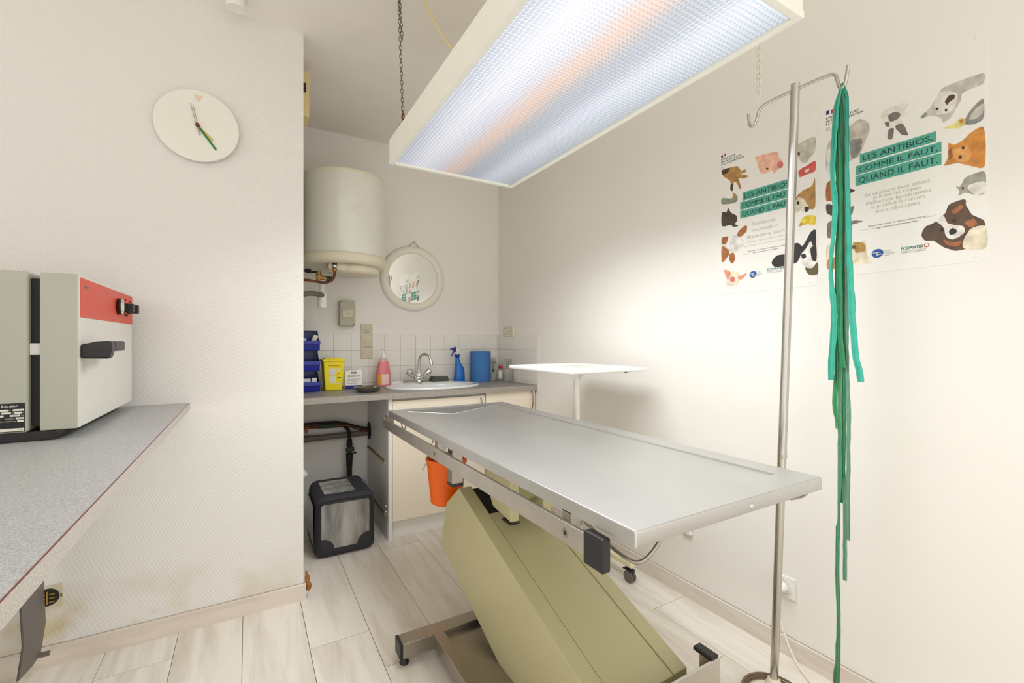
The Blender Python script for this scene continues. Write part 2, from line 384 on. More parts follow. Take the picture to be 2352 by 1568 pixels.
# ================================================================ CEILING THINGS
L_ = LAMP; x0, x1, y0, y1, z = L_['x0'], L_['x1'], L_['y0'], L_['y1'], L_['z']
lamp = thing('ceiling_lamp', ((x0 + x1) / 2, (y0 + y1) / 2, z), 'large cream fluorescent lamp with a prismatic grid diffuser hung over the steel table', 'lamp')
g = MB(); t = .012; h = .105
g.box(x0, x0 + t, y0, y1, z + .012, z + h, .003).box(x1 - t, x1, y0, y1, z + .012, z + h, .003).box(x0 + t, x1 - t, y0, y0 + t, z + .012, z + h, .003).box(x0 + t, x1 - t, y1 - t, y1, z + .012, z + h, .003)
g.box(x0 + .002, x1 - .002, y0 + .002, y1 - .002, z + h - .008, z + h - .001)
g.build('housing', 'lamp_cream', lamp)
g = MB(); w_ = .020
g.box(x0 - .002, x0 + w_, y0 - .002, y1 + .002, z - .006, z + .014, .004).box(x1 - w_, x1 + .002, y0 - .002, y1 + .002, z - .006, z + .014, .004)
g.box(x0 + w_, x1 - w_, y0 - .002, y0 + w_, z - .006, z + .014, .004).box(x0 + w_, x1 - w_, y1 - w_, y1 + .002, z - .006, z + .014, .004)
g.build('diffuser_frame', 'lamp_cream', lamp)
# prismatic panel: rows of little pyramids, tube glow painted on as warm and cool emission bands
m = mat('prismatic_panel', (225, 230, 238), .12, coat=.0); N, L, B = nodes(m)
tc = N.new('ShaderNodeTexCoord'); sp = N.new('ShaderNodeSeparateXYZ'); L.new(tc.outputs['Object'], sp.inputs[0])
nx = N.new('ShaderNodeMapRange'); nx.inputs['From Min'].default_value = x0 - (x0 + x1) / 2; nx.inputs['From Max'].default_value = x1 - (x0 + x1) / 2; L.new(sp.outputs[0], nx.inputs[0])
gm = N.new('ShaderNodeNewGeometry')   # facet tilt shifts the painted tube bands a little
sn = N.new('ShaderNodeSeparateXYZ'); L.new(gm.outputs['True Normal'], sn.inputs[0])
sh = N.new('ShaderNodeMath'); sh.operation = 'MULTIPLY_ADD'; sh.inputs[1].default_value = .10; L.new(sn.outputs[0], sh.inputs[0]); L.new(nx.outputs[0], sh.inputs[2])
nn = N.new('ShaderNodeTexNoise'); nn.inputs['Scale'].default_value = 3.5; nn.inputs['Detail'].default_value = 2; L.new(tc.outputs['Object'], nn.inputs['Vector'])
s2 = N.new('ShaderNodeMath'); s2.operation = 'MULTIPLY_ADD'; s2.inputs[1].default_value = .05; L.new(nn.outputs[0], s2.inputs[0]); L.new(sh.outputs[0], s2.inputs[2])
cr = N.new('ShaderNodeValToRGB'); e = cr.color_ramp.elements
stops = [(0, (192, 196, 202)), (.10, (220, 224, 234)), (.22, (250, 250, 255)), (.36, (228, 230, 240)), (.42, (238, 214, 202)), (.48, (240, 210, 194)), (.55, (196, 198, 202)), (.66, (192, 197, 206)), (.76, (226, 230, 240)), (.88, (208, 213, 221)), (1, (184, 190, 196))]
e[0].position = stops[0][0]; e[0].color = lin(stops[0][1]) + (1,); e[1].position = 1; e[1].color = lin(stops[-1][1]) + (1,)
for p, c in stops[1:-1]: q = e.new(p); q.color = lin(c) + (1,)
L.new(s2.outputs[0], cr.inputs[0])
ny = N.new('ShaderNodeMapRange'); ny.inputs['From Min'].default_value = (y1 - y0) / 2; ny.inputs['From Max'].default_value = -(y1 - y0) / 2
ny.inputs['To Min'].default_value = .72; ny.inputs['To Max'].default_value = 1.2; L.new(sp.outputs[1], ny.inputs[0])  # painted glow dims towards the far end of the panel
fy = N.new('ShaderNodeMath'); fy.operation = 'MULTIPLY_ADD'; fy.inputs[1].default_value = .22; L.new(sn.outputs[1], fy.inputs[0]); L.new(ny.outputs[0], fy.inputs[2])
L.new(cr.outputs[0], B.inputs['Emission Color']); L.new(fy.outputs[0], B.inputs['Emission Strength'])
B.inputs['Base Color'].default_value = (.02, .02, .02, 1)
for lk in list(B.inputs['Base Color'].links): L.remove(lk)
B.inputs['Base Color'].default_value = (.02, .02, .02, 1); B.inputs['Specular IOR Level'].default_value = .15
bm_ = MB(False); px0, px1, py0, py1 = x0 + w_ - .001, x1 - w_ + .001, y0 + w_ - .001, y1 - w_ + .001
nxn, nyn = 44, 100; dx = (px1 - px0) / nxn; dy = (py1 - py0) / nyn
for i in range(nxn):
    for j in range(nyn):
        a, b = px0 + i * dx, py0 + j * dy
        cs = [bm_.bm.verts.new((a + u * dx, b + v_ * dy, z + .004)) for u, v_ in ((.03, .03), (.97, .03), (.97, .97), (.03, .97))]
        ap = bm_.bm.verts.new((a + dx / 2, b + dy / 2, z + .0005))
        for k in range(4): bm_.bm.faces.new([cs[(k + 1) % 4], cs[k], ap])
v = [bm_.bm.verts.new(p) for p in ((px0, py0, z + .0045), (px1, py0, z + .0045), (px1, py1, z + .0045), (px0, py1, z + .0045))]
bm_.bm.faces.new(v[::-1])
bm_.build('diffuser', 'prismatic_panel', lamp)

def chain(name, a, b, r, ll, matn, parent=None, slack=0):
    a, b = Vector(a), Vector(b); d = (b - a); n = max(2, int(d.length / (ll * .78))); g = MB()
    for i in range(n):
        c = a + d * ((i + .5) / n); dd = d.normalized()
        side = Vector((1, 0, 0)) if i % 2 else Vector((0, 1, 0)); side = (side - dd * side.dot(dd)).normalized()
        pts = []
        for k in range(12):
            an = 2 * math.pi * k / 12; pts.append(c + dd * math.sin(an) * ll * .5 + side * math.cos(an) * ll * .25)
        g.tube(pts, r, 6, True)
    return g.build(name, matn, parent)
chain('suspension_chain', (.551, 1.893, 2.675), (.566, 1.885, 2.160), .0013, .023, 'chain_metal', lamp)
chain('suspension_chain', (.556, 1.896, 2.675), (.566, 1.894, 2.50), .0013, .023, 'chain_metal', lamp)
g = MB(); g.tube([(.566, 1.885, 2.162), (.566, 1.898, 2.172), (.566, 1.888, 2.186), (.566, 1.872, 2.182), (.566, 1.868, 2.165), (.566, 1.874, 2.150)], .0026, 8, smooth=2)
g.build('chain_hook', 'brown_metal', lamp)
chain('suspension_chain', (.566, 1.886, 2.160), (.556, 1.90, z + h), .0013, .023, 'chain_metal', lamp)
MB().tube([(.640, 1.83, 2.675), (.652, 1.78, 2.56), (.70, 1.66, 2.36), (.78, 1.50, 2.20), (.84, 1.42, z + h)], .0045, 8, smooth=3).build('power_cord', 'yellowed_plastic', lamp)
o = chain('hanging_chain', (1.45, .872, 2.675), (1.45, .872, 2.02), .0021, .026, 'chain_white')
tag(o, 'loose pale link chain dangling from the ceiling right of the large lamp', 'chain')
g = MB(); g.lathe((-.045, 2.225, 2.675), [(0, 0), (.042, 0), (.042, -.012), (.036, -.018), (.036, -.050), (.032, -.056)], seg=28); g.lathe((-.045, 2.225, 2.675), [(.032, -.056), (.026, -.054), (0, -.054)], seg=28)
tag(g.build('ceiling_spotlight', ['white_plastic', 'clear_plastic']), 'small white cylinder spotlight on the ceiling above the clock wall', 'lamp')

# ================================================================ CLOCK WALL
ck = thing('wall_clock', (-.185, 2.345, 2.134), 'round cream wall clock with green and yellow hands', 'clock')
MB().lathe((-.185, 2.345, 2.134), [(0, 0), (.120, 0), (.120, -.012), (.146, -.014), (.151, -.018), (.151, -.022), (.148, -.0245), (.120, -.0235), (0, -.0235)], axis='y', seg=64).build('dial', 'clock_face', ck)
yf = 2.345 - .0245
def hand(name, a, b, w0, w1, matn, y):
    a, b = Vector((a[0], y, a[1])), Vector((b[0], y, b[1])); d = (b - a).normalized(); n = Vector((-d.z, 0, d.x))
    return MB(False).poly_prism([a - n * w0, a + n * w0, b + n * w1, b - n * w1], (0, -.0012, 0)).build(name, matn, ck)
MB(False).poly_prism([(-.199, yf, 2.262), (-.168, yf, 2.262), (-.1835, yf, 2.234)], (0, -.0006, 0)).build('twelve_mark', 'clock_peach', ck)
hand('hour_hand', (-.185, 2.134), (-.131, 2.080), .003, .0035, 'clock_yellow', yf - .002)
hand('minute_hand', (-.185, 2.134), (-.119, 2.043), .0035, .0035, 'clock_green', yf - .004)
hand('second_hand', (-.177, 2.092), (-.209, 2.218), .0007, .0007, 'brown_metal', yf - .006)
hand('alarm_hand', (-.174, 2.094), (-.200, 2.212), .0007, .0007, 'brown_metal', yf - .0075)
MB().lathe((-.185, yf - .001, 2.134), [(0, 0), (.0075, 0), (.0075, -.009), (.005, -.011), (0, -.011)], axis='y', seg=20).build('hub', 'brown_metal', ck)

# uncovered socket under the worktop
so = thing('wall_socket', (-.648, 2.345, .262), 'uncovered electrical socket with its brass mechanism showing, below the left worktop', 'socket')
MB().box(-.690, -.607, 2.336, 2.345, .221, .303, .002).build('socket_plate', 'switch_ivory', so)
g = MB(); g.lathe((-.648, 2.3362, .262), [(0, 0), (.033, 0), (.033, -.0005), (0, -.0005)], axis='y', seg=32); g.build('socket_well', 'dark_slot', so)
g = MB()
for i in range(3):
    for j in (-1, 1): g.box(-.648 + j * .013 - .008, -.648 + j * .013 + .008, 2.328, 2.336, .243 + i * .014, .249 + i * .014, .001)
g.box(-.651, -.645, 2.328, 2.336, .238, .286, .001)
g.build('contact_strip', 'brass', so)
g = MB()
for zx in (-.013, .013): g.lathe((-.648 + .0375, 2.336, .262 + zx * .3), [(0, 0), (.003, 0), (.002, -.002), (0, -.002)], axis='y', seg=10)
g.build('screw', 'dark_slot', so)

# left worktop
wt = thing('worktop', (-1.1, 1.0, .93), 'long grey speckled laminate worktop along the left wall', 'worktop')
MB().box(-2.05, -.2155, -.55, 2.344, .930, .960, .0008).build('worktop_board', 'worktop_grey', wt)
MB(False).box(-.2155, -.2140, -.55, 2.344, .930, .9585).build('edge_band', 'worktop_edge', wt)
MB(False).box(-.2154, -.2138, -.55, 2.344, .9585, .9600).build('edge_line', 'edge_line', wt)
g = MB(); prof = [(-.655, .93), (-.648, .60), (-.634, .33), (-.630, .20), (-.640, .075)]
w0 = [(2.15, 2.30)] * 5
rows = [(-.625, .93, 2.13, 2.31), (-.640, .60, 2.14, 2.305), (-.648, .32, 2.15, 2.30), (-.642, .19, 2.15, 2.297), (-.655, .078, 2.15, 2.295)]
front = []; t_ = bmesh.new(); rr = []
for x, zz, ya, yb in rows:
    rr.append([t_.verts.new((x - .012, ya, zz)), t_.verts.new((x, (ya + yb) / 2, zz)), t_.verts.new((x, yb, zz)), t_.verts.new((x - .006, yb, zz)), t_.verts.new((x - .006, (ya + yb) / 2, zz)), t_.verts.new((x - .018, ya, zz))])
for a, b in zip(rr, rr[1:]):
    for k in range(6): t_.faces.new([a[k], a[(k + 1) % 6], b[(k + 1) % 6], b[k]])
t_.faces.new(rr[0][::-1]); t_.faces.new(rr[-1]); bmesh.ops.recalc_face_normals(t_, faces=t_.faces[:]); g.merge(t_)
g.box(-.662, -.630, 2.285, 2.300, .068, .082, .002)
g.build('support_bracket', 'anthracite', wt)

# ================================================================ LABORATORY OVEN
ov = thing('laboratory_oven', (-.70, 1.95, .96), 'grey laboratory oven with a red control panel on the left worktop', 'oven')
g = MB(); g.box(-1.02, -.490, 1.634, 2.283, .985, 1.402, .008, 3); g.build('oven_body', 'oven_grey', ov)
g = MB(False); g.box(-.4895, -.4700, 1.652, 2.24, 1.00, 1.385); g.build('door_gap_shade', 'black_rubber', ov)  # black slab painting the shade in the gap behind the door
dr = MB().poly_prism([(-.4690, 1.634, .987), (-.394, 1.634, .987), (-.394, 2.283, .987), (-.4690, 2.283, .987)], (0, 0, .414), .004)
for f in dr.bm.faces:
    f.normal_update()
    if f.normal.x > .9: f.material_index = 1
dr = dr.build('oven_door', ['oven_grey', 'oven_face'], ov)
MB().box(-.4895, -.466, 1.640, 1.67, 1.185, 1.215, .002).build('hinge', 'oven_edge', ov)
MB().box(-.395, -.3925, 1.652, 2.282, 1.2865, 1.3945, .0006).build('control_panel', 'oven_red', dr)
g = MB(False); text(g, 'binder', (-.3921, 1.675, 1.368), (0, 1, 0), (0, 0, 1), .010, .05, .012, .3); g.build('faded_logo', 'faded_print', dr)
g = MB(); g.lathe((-.3925, 2.058, 1.342), [(0, 0), (.0285, 0), (.0285, .010), (.0265, .012)], axis='x', seg=36); g.mi = 1; g.lathe((-.3925, 2.058, 1.342), [(.0265, .012), (.026, .0110), (0, .0110)], axis='x', seg=36)
g.mi = 0
for k in range(24):
    a = k * math.pi / 12 + .1; g.box(-.3816, -.3812, 2.058 + .018 * math.cos(a) - .0006, 2.058 + .018 * math.cos(a) + .0006, 1.342 + .018 * math.sin(a) - .0016, 1.342 + .018 * math.sin(a) + .0016)
g.box(-.3816, -.3811, 2.107, 2.109, 1.332, 1.360)
g.build('thermometer_dial', ['black_plastic', 'label_white'], dr)
for yy, s_ in ((2.128, 1), (2.207, .96)):
    g = MB(); g.lathe((-.3925, yy, 1.341), [(0, 0), (.020 * s_, 0), (.018 * s_, .008), (0, .008)], axis='x', seg=24).box(-.386, -.361, yy - .0125, yy + .0125, 1.326, 1.358, .002)
    g.build('control_knob', 'black_plastic', dr)
for yy, zz in ((2.165, 1.374), (2.235, 1.372), (2.165, 1.318), (2.185, 1.316)):
    MB().lathe((-.3925, yy, zz), [(0, 0), (.004, 0), (.003, .003), (0, .0035)], axis='x', seg=12).build('indicator_light', 'red_cap' if zz > 1.35 else 'dark_slot', dr)
# angular lever handle
g = MB(); g.box(-.348, -.329, 1.690, 1.812, 1.192, 1.221, .005, 3)
g.poly_prism([(-.3945, 1.650, 1.174), (-.334, 1.650, 1.172), (-.328, 1.650, 1.200), (-.330, 1.650, 1.222), (-.362, 1.650, 1.220), (-.378, 1.650, 1.215), (-.3945, 1.650, 1.212)], (0, .042, 0), .006)
g.build('door_handle', 'black_plastic', dr)
for ya in (1.645, 2.19): MB().box(-1.0, -.440, ya, ya + .075, .960, .986, .003).build('foot_rail', 'black_plastic', ov)
# rating plate
g = MB(False); yp = 1.634; g.box(-.574, -.4955, yp - .0012, yp, .9895, 1.0625); pl = g.build('rating_plate', 'label_black', ov)
g = MB(False); y2 = yp - .0016
def bar(a, b, c, d): g.box(a, b, y2, yp - .0011, c, d)
for a, b, c in ((-.558, -.526, 1.0425), (-.517, -.4968, 1.0425), (-.560, -.541, 1.0355), (-.538, -.5205, 1.0355), (-.514, -.5005, 1.0355), (-.560, -.5335, 1.0285), (-.5225, -.504, 1.0285), (-.512, -.4968, 1.0215), (-.509, -.4968, 1.0145)): bar(a, b, c, c + .0048)
g.box(-.573, -.4968, y2, yp - .0011, .9912, .9985)
Rx, Uz = (1, 0, 0), (0, 0, 1)
g.mi = 0
text(g, 'binder', (-.5385, y2, 1.0525), Rx, Uz, .0062, .031, .02, .25)
for s_, a, c in (('No', -.5245, 1.0435), ('°C', -.519, 1.0365), ('A', -.4995, 1.0365), ('HZ', -.5015, 1.0295), ('~', -.5318, 1.0295)): text(g, s_, (a, y2, c), Rx, Uz, .0022)
text(g, 'Schutzart', (-.5315, y2, 1.0225), Rx, Uz, .0026, .016); text(g, 'DIN 12880 Klasse', (-.540, y2, 1.0155), Rx, Uz, .0026, .029)
g.mi = 1; y2 -= .0003
text(g, 'IP 20', (-.508, y2, 1.0226), Rx, Uz, .0026, .009); text(g, '50/60', (-.519, y2, 1.0298), Rx, Uz, .0022, .010); text(g, 'CE', (-.508, y2, .9932), Rx, Uz, .0034, .009)
g.build('plate_lettering', ['label_white', 'label_black'], pl)

# ================================================================ NICHE: heater, pipes, mirror, switches
mt = thing('meter_box', (.226, 2.60, 2.38), 'yellowed meter box with a black window high on the niche wall edge', 'meter box')
MB().box(.226, .274, 2.55, 2.68, 2.383, 2.62, .006).build('meter_case', 'yellowed_plastic', mt)
MB(False).box(.2265, .258, 2.546, 2.551, 2.505, 2.552).build('meter_window', 'dark_slot', mt)
hx, hy = .54, 3.065
ht = thing('water_heater', (hx, hy, 1.62), 'white cylindrical water heater hanging on the back wall of the niche', 'water heater')
MB().lathe((hx, hy, 0), [(0, 2.262), (.20, 2.258), (.245, 2.246), (.249, 2.236), (.249, 1.750), (0, 1.75)], seg=72).build('heater_tank', 'white_enamel', ht)
MB().lathe((hx, hy, 0), [(.2495, 2.256), (.2515, 2.250), (.2515, 2.240), (.2492, 2.236)], seg=72).build('top_ring', 'cream_plastic', ht)
MB().lathe((hx, hy, 0), [(.2505, 1.757), (.2555, 1.750), (.2575, 1.735), (.2535, 1.712), (.240, 1.697), (.215, 1.692), (.19, 1.700), (0, 1.704)], seg=72).build('bottom_cap', 'cream_plastic', ht)
g = MB(); g.lathe((hx + .055, hy - .01, 0), [(0, 1.71), (.150, 1.706), (.158, 1.690), (.158, 1.672), (.150, 1.652), (.12, 1.646), (0, 1.645)], seg=48); g.box(hx - .12, hx + .02, hy - .15, hy - .02, 1.655, 1.705, .02, 4)
g.build('element_cover', 'cream_plastic', ht)
MB(False).box(hx + .06, hx + .13, hy - .12, hy - .07, 1.6435, 1.6445 + .0008).build('rating_sticker', 'soap_label', ht)
for a in (-.14, .14): MB().box(hx + a - .02, hx + a + .02, 3.27, 3.34, 1.95, 2.10, .004).build('wall_bracket', 'white_enamel', ht)
pp = thing('copper_pipe', (.42, 2.95, 1.60), 'bent brown copper pipe joined to the underside of the water heater', 'pipe')
px_, py_ = .452, 2.90
MB().tube([(px_, py_, 1.672), (px_, py_, 1.625), (px_ - .01, py_, 1.59), (px_ - .05, py_ + .01, 1.572), (px_ - .10, py_ + .02, 1.578), (px_ - .15, py_ + .02, 1.585), (.24, py_ + .02, 1.58)], .0075, 12, smooth=3).build('pipe_run', 'copper_aged', pp)
g = MB(); g.lathe((px_, py_, 0), [(0, 1.702), (.0125, 1.702), (.0125, 1.684), (.0085, 1.683)], seg=16); g.build('dielectric_sleeve', 'black_rubber', pp)
g = MB(); g.lathe((px_, py_, 0), [(0, 1.684), (.0145, 1.684), (.0145, 1.670), (0, 1.670)], seg=6); g.build('union_nut', 'chrome', pp)
g = MB(); g.lathe((px_, py_, 0), [(0, 1.670), (.011, 1.670), (.011, 1.659), (.0155, 1.657), (.0155, 1.648), (.009, 1.646), (0, 1.646)], seg=6); g.build('brass_nut', 'brass', pp)
vv = thing('safety_valve', (.37, 3.0, 1.60), 'grimy brass safety valve beside the copper pipe under the water heater', 'valve')
g = MB(); g.cyl((.375, 3.0, 1.655), (.375, 3.0, 1.60), .014).cyl((.36, 3.0, 1.615), (.43, 3.0, 1.610), .013).ellip((.378, 3.0, 1.622), (.02, .018, .02)); g.build('valve_body', 'brass', vv)
g = MB(); g.cyl((.24, 3.0, 1.655), (.36, 3.0, 1.645), .007).cyl((.30, 3.0, 1.652), (.33, 3.0, 1.648), .013); g.build('inlet_pipe', 'grimy_black', vv)
g = MB(); g.cyl((.42, 3.0, 1.61), (.448, 3.0, 1.607), .018, seg=8); g.build('relief_knob', 'verdigris', vv)
tr = thing('drain_trap', (.36, 3.1, 1.40), 'white plastic bottle trap under the water heater', 'trap')
g = MB(); g.lathe((.405, 3.08, 0), [(0, 1.428), (.022, 1.430), (.028, 1.438), (.028, 1.512), (.030, 1.514), (.030, 1.526), (.022, 1.530), (.018, 1.545), (.018, 1.585), (0, 1.585)], seg=28); g.build('trap_cup', 'white_plastic', tr)
g = MB(); g.tube([(.402, 3.06, 1.512), (.375, 3.02, 1.514), (.33, 2.99, 1.514), (.28, 2.98, 1.505), (.262, 2.98, 1.47), (.262, 2.98, 1.44)], .016, 14, smooth=3); g.build('trap_elbow', 'drain_grey', tr)
dp = thing('drain_pipe', (.262, 2.98, 0), 'thin grey vertical drain pipe at the left edge of the niche', 'pipe')
g = MB(); g.cyl((.262, 2.98, 1.44), (.262, 2.98, .945), .013); g.build('upper_pipe', 'drain_grey', dp)

mi = thing('round_mirror', (1.078, 3.34, 1.45), 'round mirror in a wide cream frame hanging on the back wall', 'mirror')
mc = (1.079, 3.34, 1.695)
g = MB(); g.lathe(mc, [(.186, -.006), (.190, -.020), (.196, -.026), (.215, -.030), (.236, -.024), (.246, -.010), (.246, -.002), (.186, -.002)], axis='y', seg=80); g.build('mirror_frame', 'mirror_cream', mi)
g = MB(False); g.lathe(mc, [(0, -.013), (.190, -.013), (.190, -.003), (0, -.003)], axis='y', seg=80); g.build('mirror_glass', 'mirror_glass', mi)
g = MB(); g.tube([(1.045, 3.334, 1.938), (1.088, 3.330, 1.974), (1.130, 3.334, 1.932)], .0018, 6); g.build('hanging_wire', 'anthracite', mi)
g = MB(); g.cyl((1.088, 3.342, 1.975), (1.088, 3.322, 1.977), .0025); g.build('nail', 'anthracite', mi)

fb = thing('fuse_box', (.596, 3.34, 1.328), 'small grey fuse box on the back wall left of the mirror', 'fuse box')
MB().box(.546, .646, 3.278, 3.34, 1.328, 1.503, .003).build('box_case', 'fuse_grey', fb)
MB().box(.560, .634, 3.273, 3.279, 1.388, 1.443, .002).build('breaker_window', 'switch_ivory', fb)
g = MB(False)
for a, b in ((.574, 1.431), (.588, 1.431), (.598, 1.412)): g.box(a, a + .006, 3.2725, 3.274, b, b + .005)
g.box(.5575, .5605, 3.2765, 3.279, 1.385, 1.446)
g.build('breaker_marks', 'dark_slot', fb)
for a, b in ((.556, 1.493), (.636, 1.340)): MB().lathe((a, 3.278, b), [(0, 0), (.0035, 0), (.003, -.0015), (0, -.0015)], axis='y', seg=10).build('case_screw', 'dark_slot', fb)

for i, (zt, lab) in enumerate(((1.348, 'topmost of the three ivory switch plates on the back wall, with a small pilot lamp'), (1.264, 'middle ivory switch plate of the three stacked on the tile splashback'), (1.180, 'lowest ivory switch plate of the three stacked on the tile splashback'))):
    yb = 3.34 if i == 0 else 3.333
    sw = thing('light_switch', (.737, yb, zt - .082), lab, 'switch', 'ivory switches stacked on the back wall')
    MB().box(.696, .778, yb - .009, yb, zt - .0825, zt - .001, .002).build('switch_plate', 'switch_ivory', sw)
    MB().box(.717, .757, yb - .0125, yb - .0085, zt - .062, zt - .022, .002).build('rocker', 'switch_ivory', sw)
    g = MB(False)
    g.box(.716, .7175, yb - .0105, yb - .0088, zt - .062, zt - .022).box(.716, .758, yb - .0105, yb - .0088, zt - .0635, zt - .0620)
    for a in (.709, .765): g.lathe((a, yb - .0088, zt - .042), [(0, 0), (.0025, 0), (0, -.001)], axis='y', seg=8)
    if i == 0: g.lathe((.727, yb - .0124, zt - .042), [(0, 0), (.003, 0), (0, -.001)], axis='y', seg=8); g.box(.736, .7372, yb - .0130, yb - .0124, zt - .062, zt - .040)
    g.build('switch_detail', 'dark_slot', sw)
ds = thing('double_socket', (1.82, 3.158, 1.262), 'pale double socket on the right wall just above the tiles', 'socket')
MB().box(1.806, 1.82, 3.075, 3.242, 1.262, 1.345, .003).build('socket_plate', 'cream_plastic', ds)
for yy in (3.118, 3.199):
    g = MB(); g.lathe((1.8065, yy, 1.302), [(0, .004), (.024, .004), (.026, -.002), (.030, -.002), (.030, 0)], axis='x', seg=28); g.build('socket_face', 'fuse_grey', ds)

# ================================================================ SINK RUN
FY, ZT = 2.74, .905
sw_ = thing('sink_worktop', (1.02, 3.04, .87), 'grey speckled worktop with an inset sink along the back wall', 'worktop')
# board with an oval cut out for the bowl
SC = (1.13, 3.02); RX, RY = .262, .172
bm2 = bmesh.new(); n = 64
def ring(rx, ry, zz): return [bm2.verts.new((SC[0] + rx * math.cos(2 * math.pi * k / n), SC[1] + ry * math.sin(2 * math.pi * k / n), zz)) for k in range(n)]
def rect_pt(k):
    a = 2 * math.pi * k / n; c, s_ = math.cos(a), math.sin(a); tt = min(((1.817 - SC[0]) / c) if c > 1e-6 else (((.228 - SC[0]) / c) if c < -1e-6 else 9e9), ((3.331 - SC[1]) / s_) if s_ > 1e-6 else (((FY - SC[1]) / s_) if s_ < -1e-6 else 9e9))
    return (SC[0] + c * tt, SC[1] + s_ * tt)
pts_o = [rect_pt(k) for k in range(n)]
for cx, cy in ((1.817, 3.331), (.228, 3.331), (.228, FY), (1.817, FY)):
    k = min(range(n), key=lambda q: (pts_o[q][0] - cx) ** 2 + (pts_o[q][1] - cy) ** 2); pts_o[k] = (cx, cy)
for zz, flip in ((ZT, False), (ZT - .036, True)):
    a = ring(RX, RY, zz); b = [bm2.verts.new((x, y, zz)) for x, y in pts_o]
    for k in range(n):
        j = (k + 1) % n; q = [a[k], b[k], b[j], a[j]]; bm2.faces.new(q if not flip else q[::-1])
    if not flip: ta, tb = a, b
    else:
        for k in range(n): j = (k + 1) % n; bm2.faces.new([tb[k], b[k], b[j], tb[j]]); bm2.faces.new([ta[j], a[j], a[k], ta[k]])
g = MB(False); g.merge(bm2)
g.build('worktop_board', 'sink_worktop_top', sw_)
MB(False).box(.228, 1.817, FY - .0015, FY, ZT - .036, ZT - .001).build('edge_band', 'sink_worktop_edge', sw_)
sk = thing('sink', (SC[0], SC[1], ZT - .14), 'oval white ceramic sink set in the back worktop', 'sink')
g = MB(); g.lathe((SC[0], SC[1], 0), [(.335, ZT), (.338, ZT + .006), (.332, ZT + .0135), (.320, ZT + .015), (.262, ZT + .006), (.248, ZT - .01), (.235, ZT - .09), (.20, ZT - .125), (.05, ZT - .132), (0, ZT - .133)], sx=1, sy=.66, seg=64)
g.build('basin', 'sink_white', sk)
MB().box(1.05, 1.105, 2.8435, 2.8665, ZT - .0105, ZT + .0085, .003).build('overflow_slot', 'dark_slot', sk)
MB().lathe((SC[0], SC[1], 0), [(0, ZT - .130), (.028, ZT - .130), (.03, ZT - .132)], seg=24).build('drain', 'chrome', sk)
tp = thing('tap', (1.075, 3.235, ZT + .01), 'chrome two-handle mixer tap behind the sink', 'tap')
tx, ty = 1.085, 3.215; zb = ZT + .010
g = MB(); g.lathe((tx, ty, zb), [(0, -.006), (.027, -.006), (.025, .012), (.020, .03), (.018, .07), (.012, .08), (0, .082)], seg=24).ellip((tx, ty, zb + .035), (.04, .026, .024)); g.build('tap_body', 'chrome', tp)
MB().tube([(tx, ty, zb + .07), (tx, ty, zb + .15), (tx + .003, ty - .004, zb + .185), (tx + .020, ty - .025, zb + .215), (tx + .045, ty - .055, zb + .212), (tx + .06, ty - .075, zb + .185), (tx + .064, ty - .08, zb + .150)], .0095, 14, smooth=3).build('spout', 'chrome', tp)
MB().cyl((tx + .063, ty - .079, zb + .165), (tx + .066, ty - .083, zb + .135), .0125).build('aerator', 'chrome', tp)
for sgn in (-1, 1):
    a = Vector((tx + sgn * .028, ty, zb + .045)); d = Vector((sgn * .72, -.10, .62)).normalized()
    g = MB(); g.lathe(a, [(0, 0), (.012, 0), (.012, .012), (.019, .02), (.025, .05), (.026, .072), (.018, .078), (0, .078)], axis=d, seg=8); g.build('tap_handle', 'chrome', tp)

# cabinets
def cabinet(x0, x1, ztop, lab, left_side):
    cb = thing('sink_cabinet' if left_side else 'base_cabinet', ((x0 + x1) / 2, 3.05, 0), lab, 'cabinet', None)
    g = MB(False); g.box(x0, x0 + .016, 2.79, 3.32, .10, .868).box(x1 - .016, x1, 2.79, 3.32, .10, .868).box(x0 + .016, x1 - .016, 2.79, 3.32, .10, .118).box(x0 + .016, x1 - .016, 3.30, 3.32, .118, .70).box(x0 + .016, x1 - .016, 2.79, 2.81, .84, .868)
    g.build('carcass', 'cabinet_side', cb)
    d = MB().box(x0 + (.026 if left_side else .003), x1 - .003, 2.768, 2.789, .108, ztop, .0025).build('cabinet_door', 'cabinet_cream', cb)
    hx_ = x1 - .035; zh0, zh1 = (.70, .835) if left_side else (.728, .858)
    MB().tube([(hx_, 2.769, zh1), (hx_, 2.752, zh1 - .012), (hx_, 2.742, (zh0 + zh1) / 2), (hx_, 2.752, zh0 + .012), (hx_, 2.769, zh0)], .0045, 10, smooth=3).build('door_handle', 'steel_dish', d)
    MB(False).box(x0 + (0 if left_side else 0), x1, 2.800, 2.815, 0, .10).build('plinth', 'cabinet_white', cb)
    if left_side:
        MB(False).box(x0, x0 + .016, 2.815, 3.32, 0, .10).build('side_plinth', 'cabinet_side', cb)
        MB(False).box(x0, x0 + .024, 2.768, 2.789, 0, .868).build('front_stile', 'cabinet_white', cb)
        for zz in (.475, .155):
            g = MB(False); g.box(x0 - .010, x0, 2.83, 3.30, zz, zz + .004).box(x0 - .010, x0 - .008, 2.83, 3.30, zz - .014, zz + .004).box(x0 - .012, x0, 2.82, 2.83, zz - .020, zz + .006); g.build('runner_rail', 'cabinet_rail', cb)
        for zz in (.205, .170): MB().cyl((x0, 2.80, zz), (x0 - .010, 2.80, zz), .004, seg=8).build('shelf_peg', 'chrome', cb)
    return cb
cabinet(.742, 1.405, .852, 'cream cupboard under the sink, left of the pair, grey panelled side showing', True)
cabinet(1.408, 1.815, .868, 'narrower cream cupboard in the corner against the right wall', False)

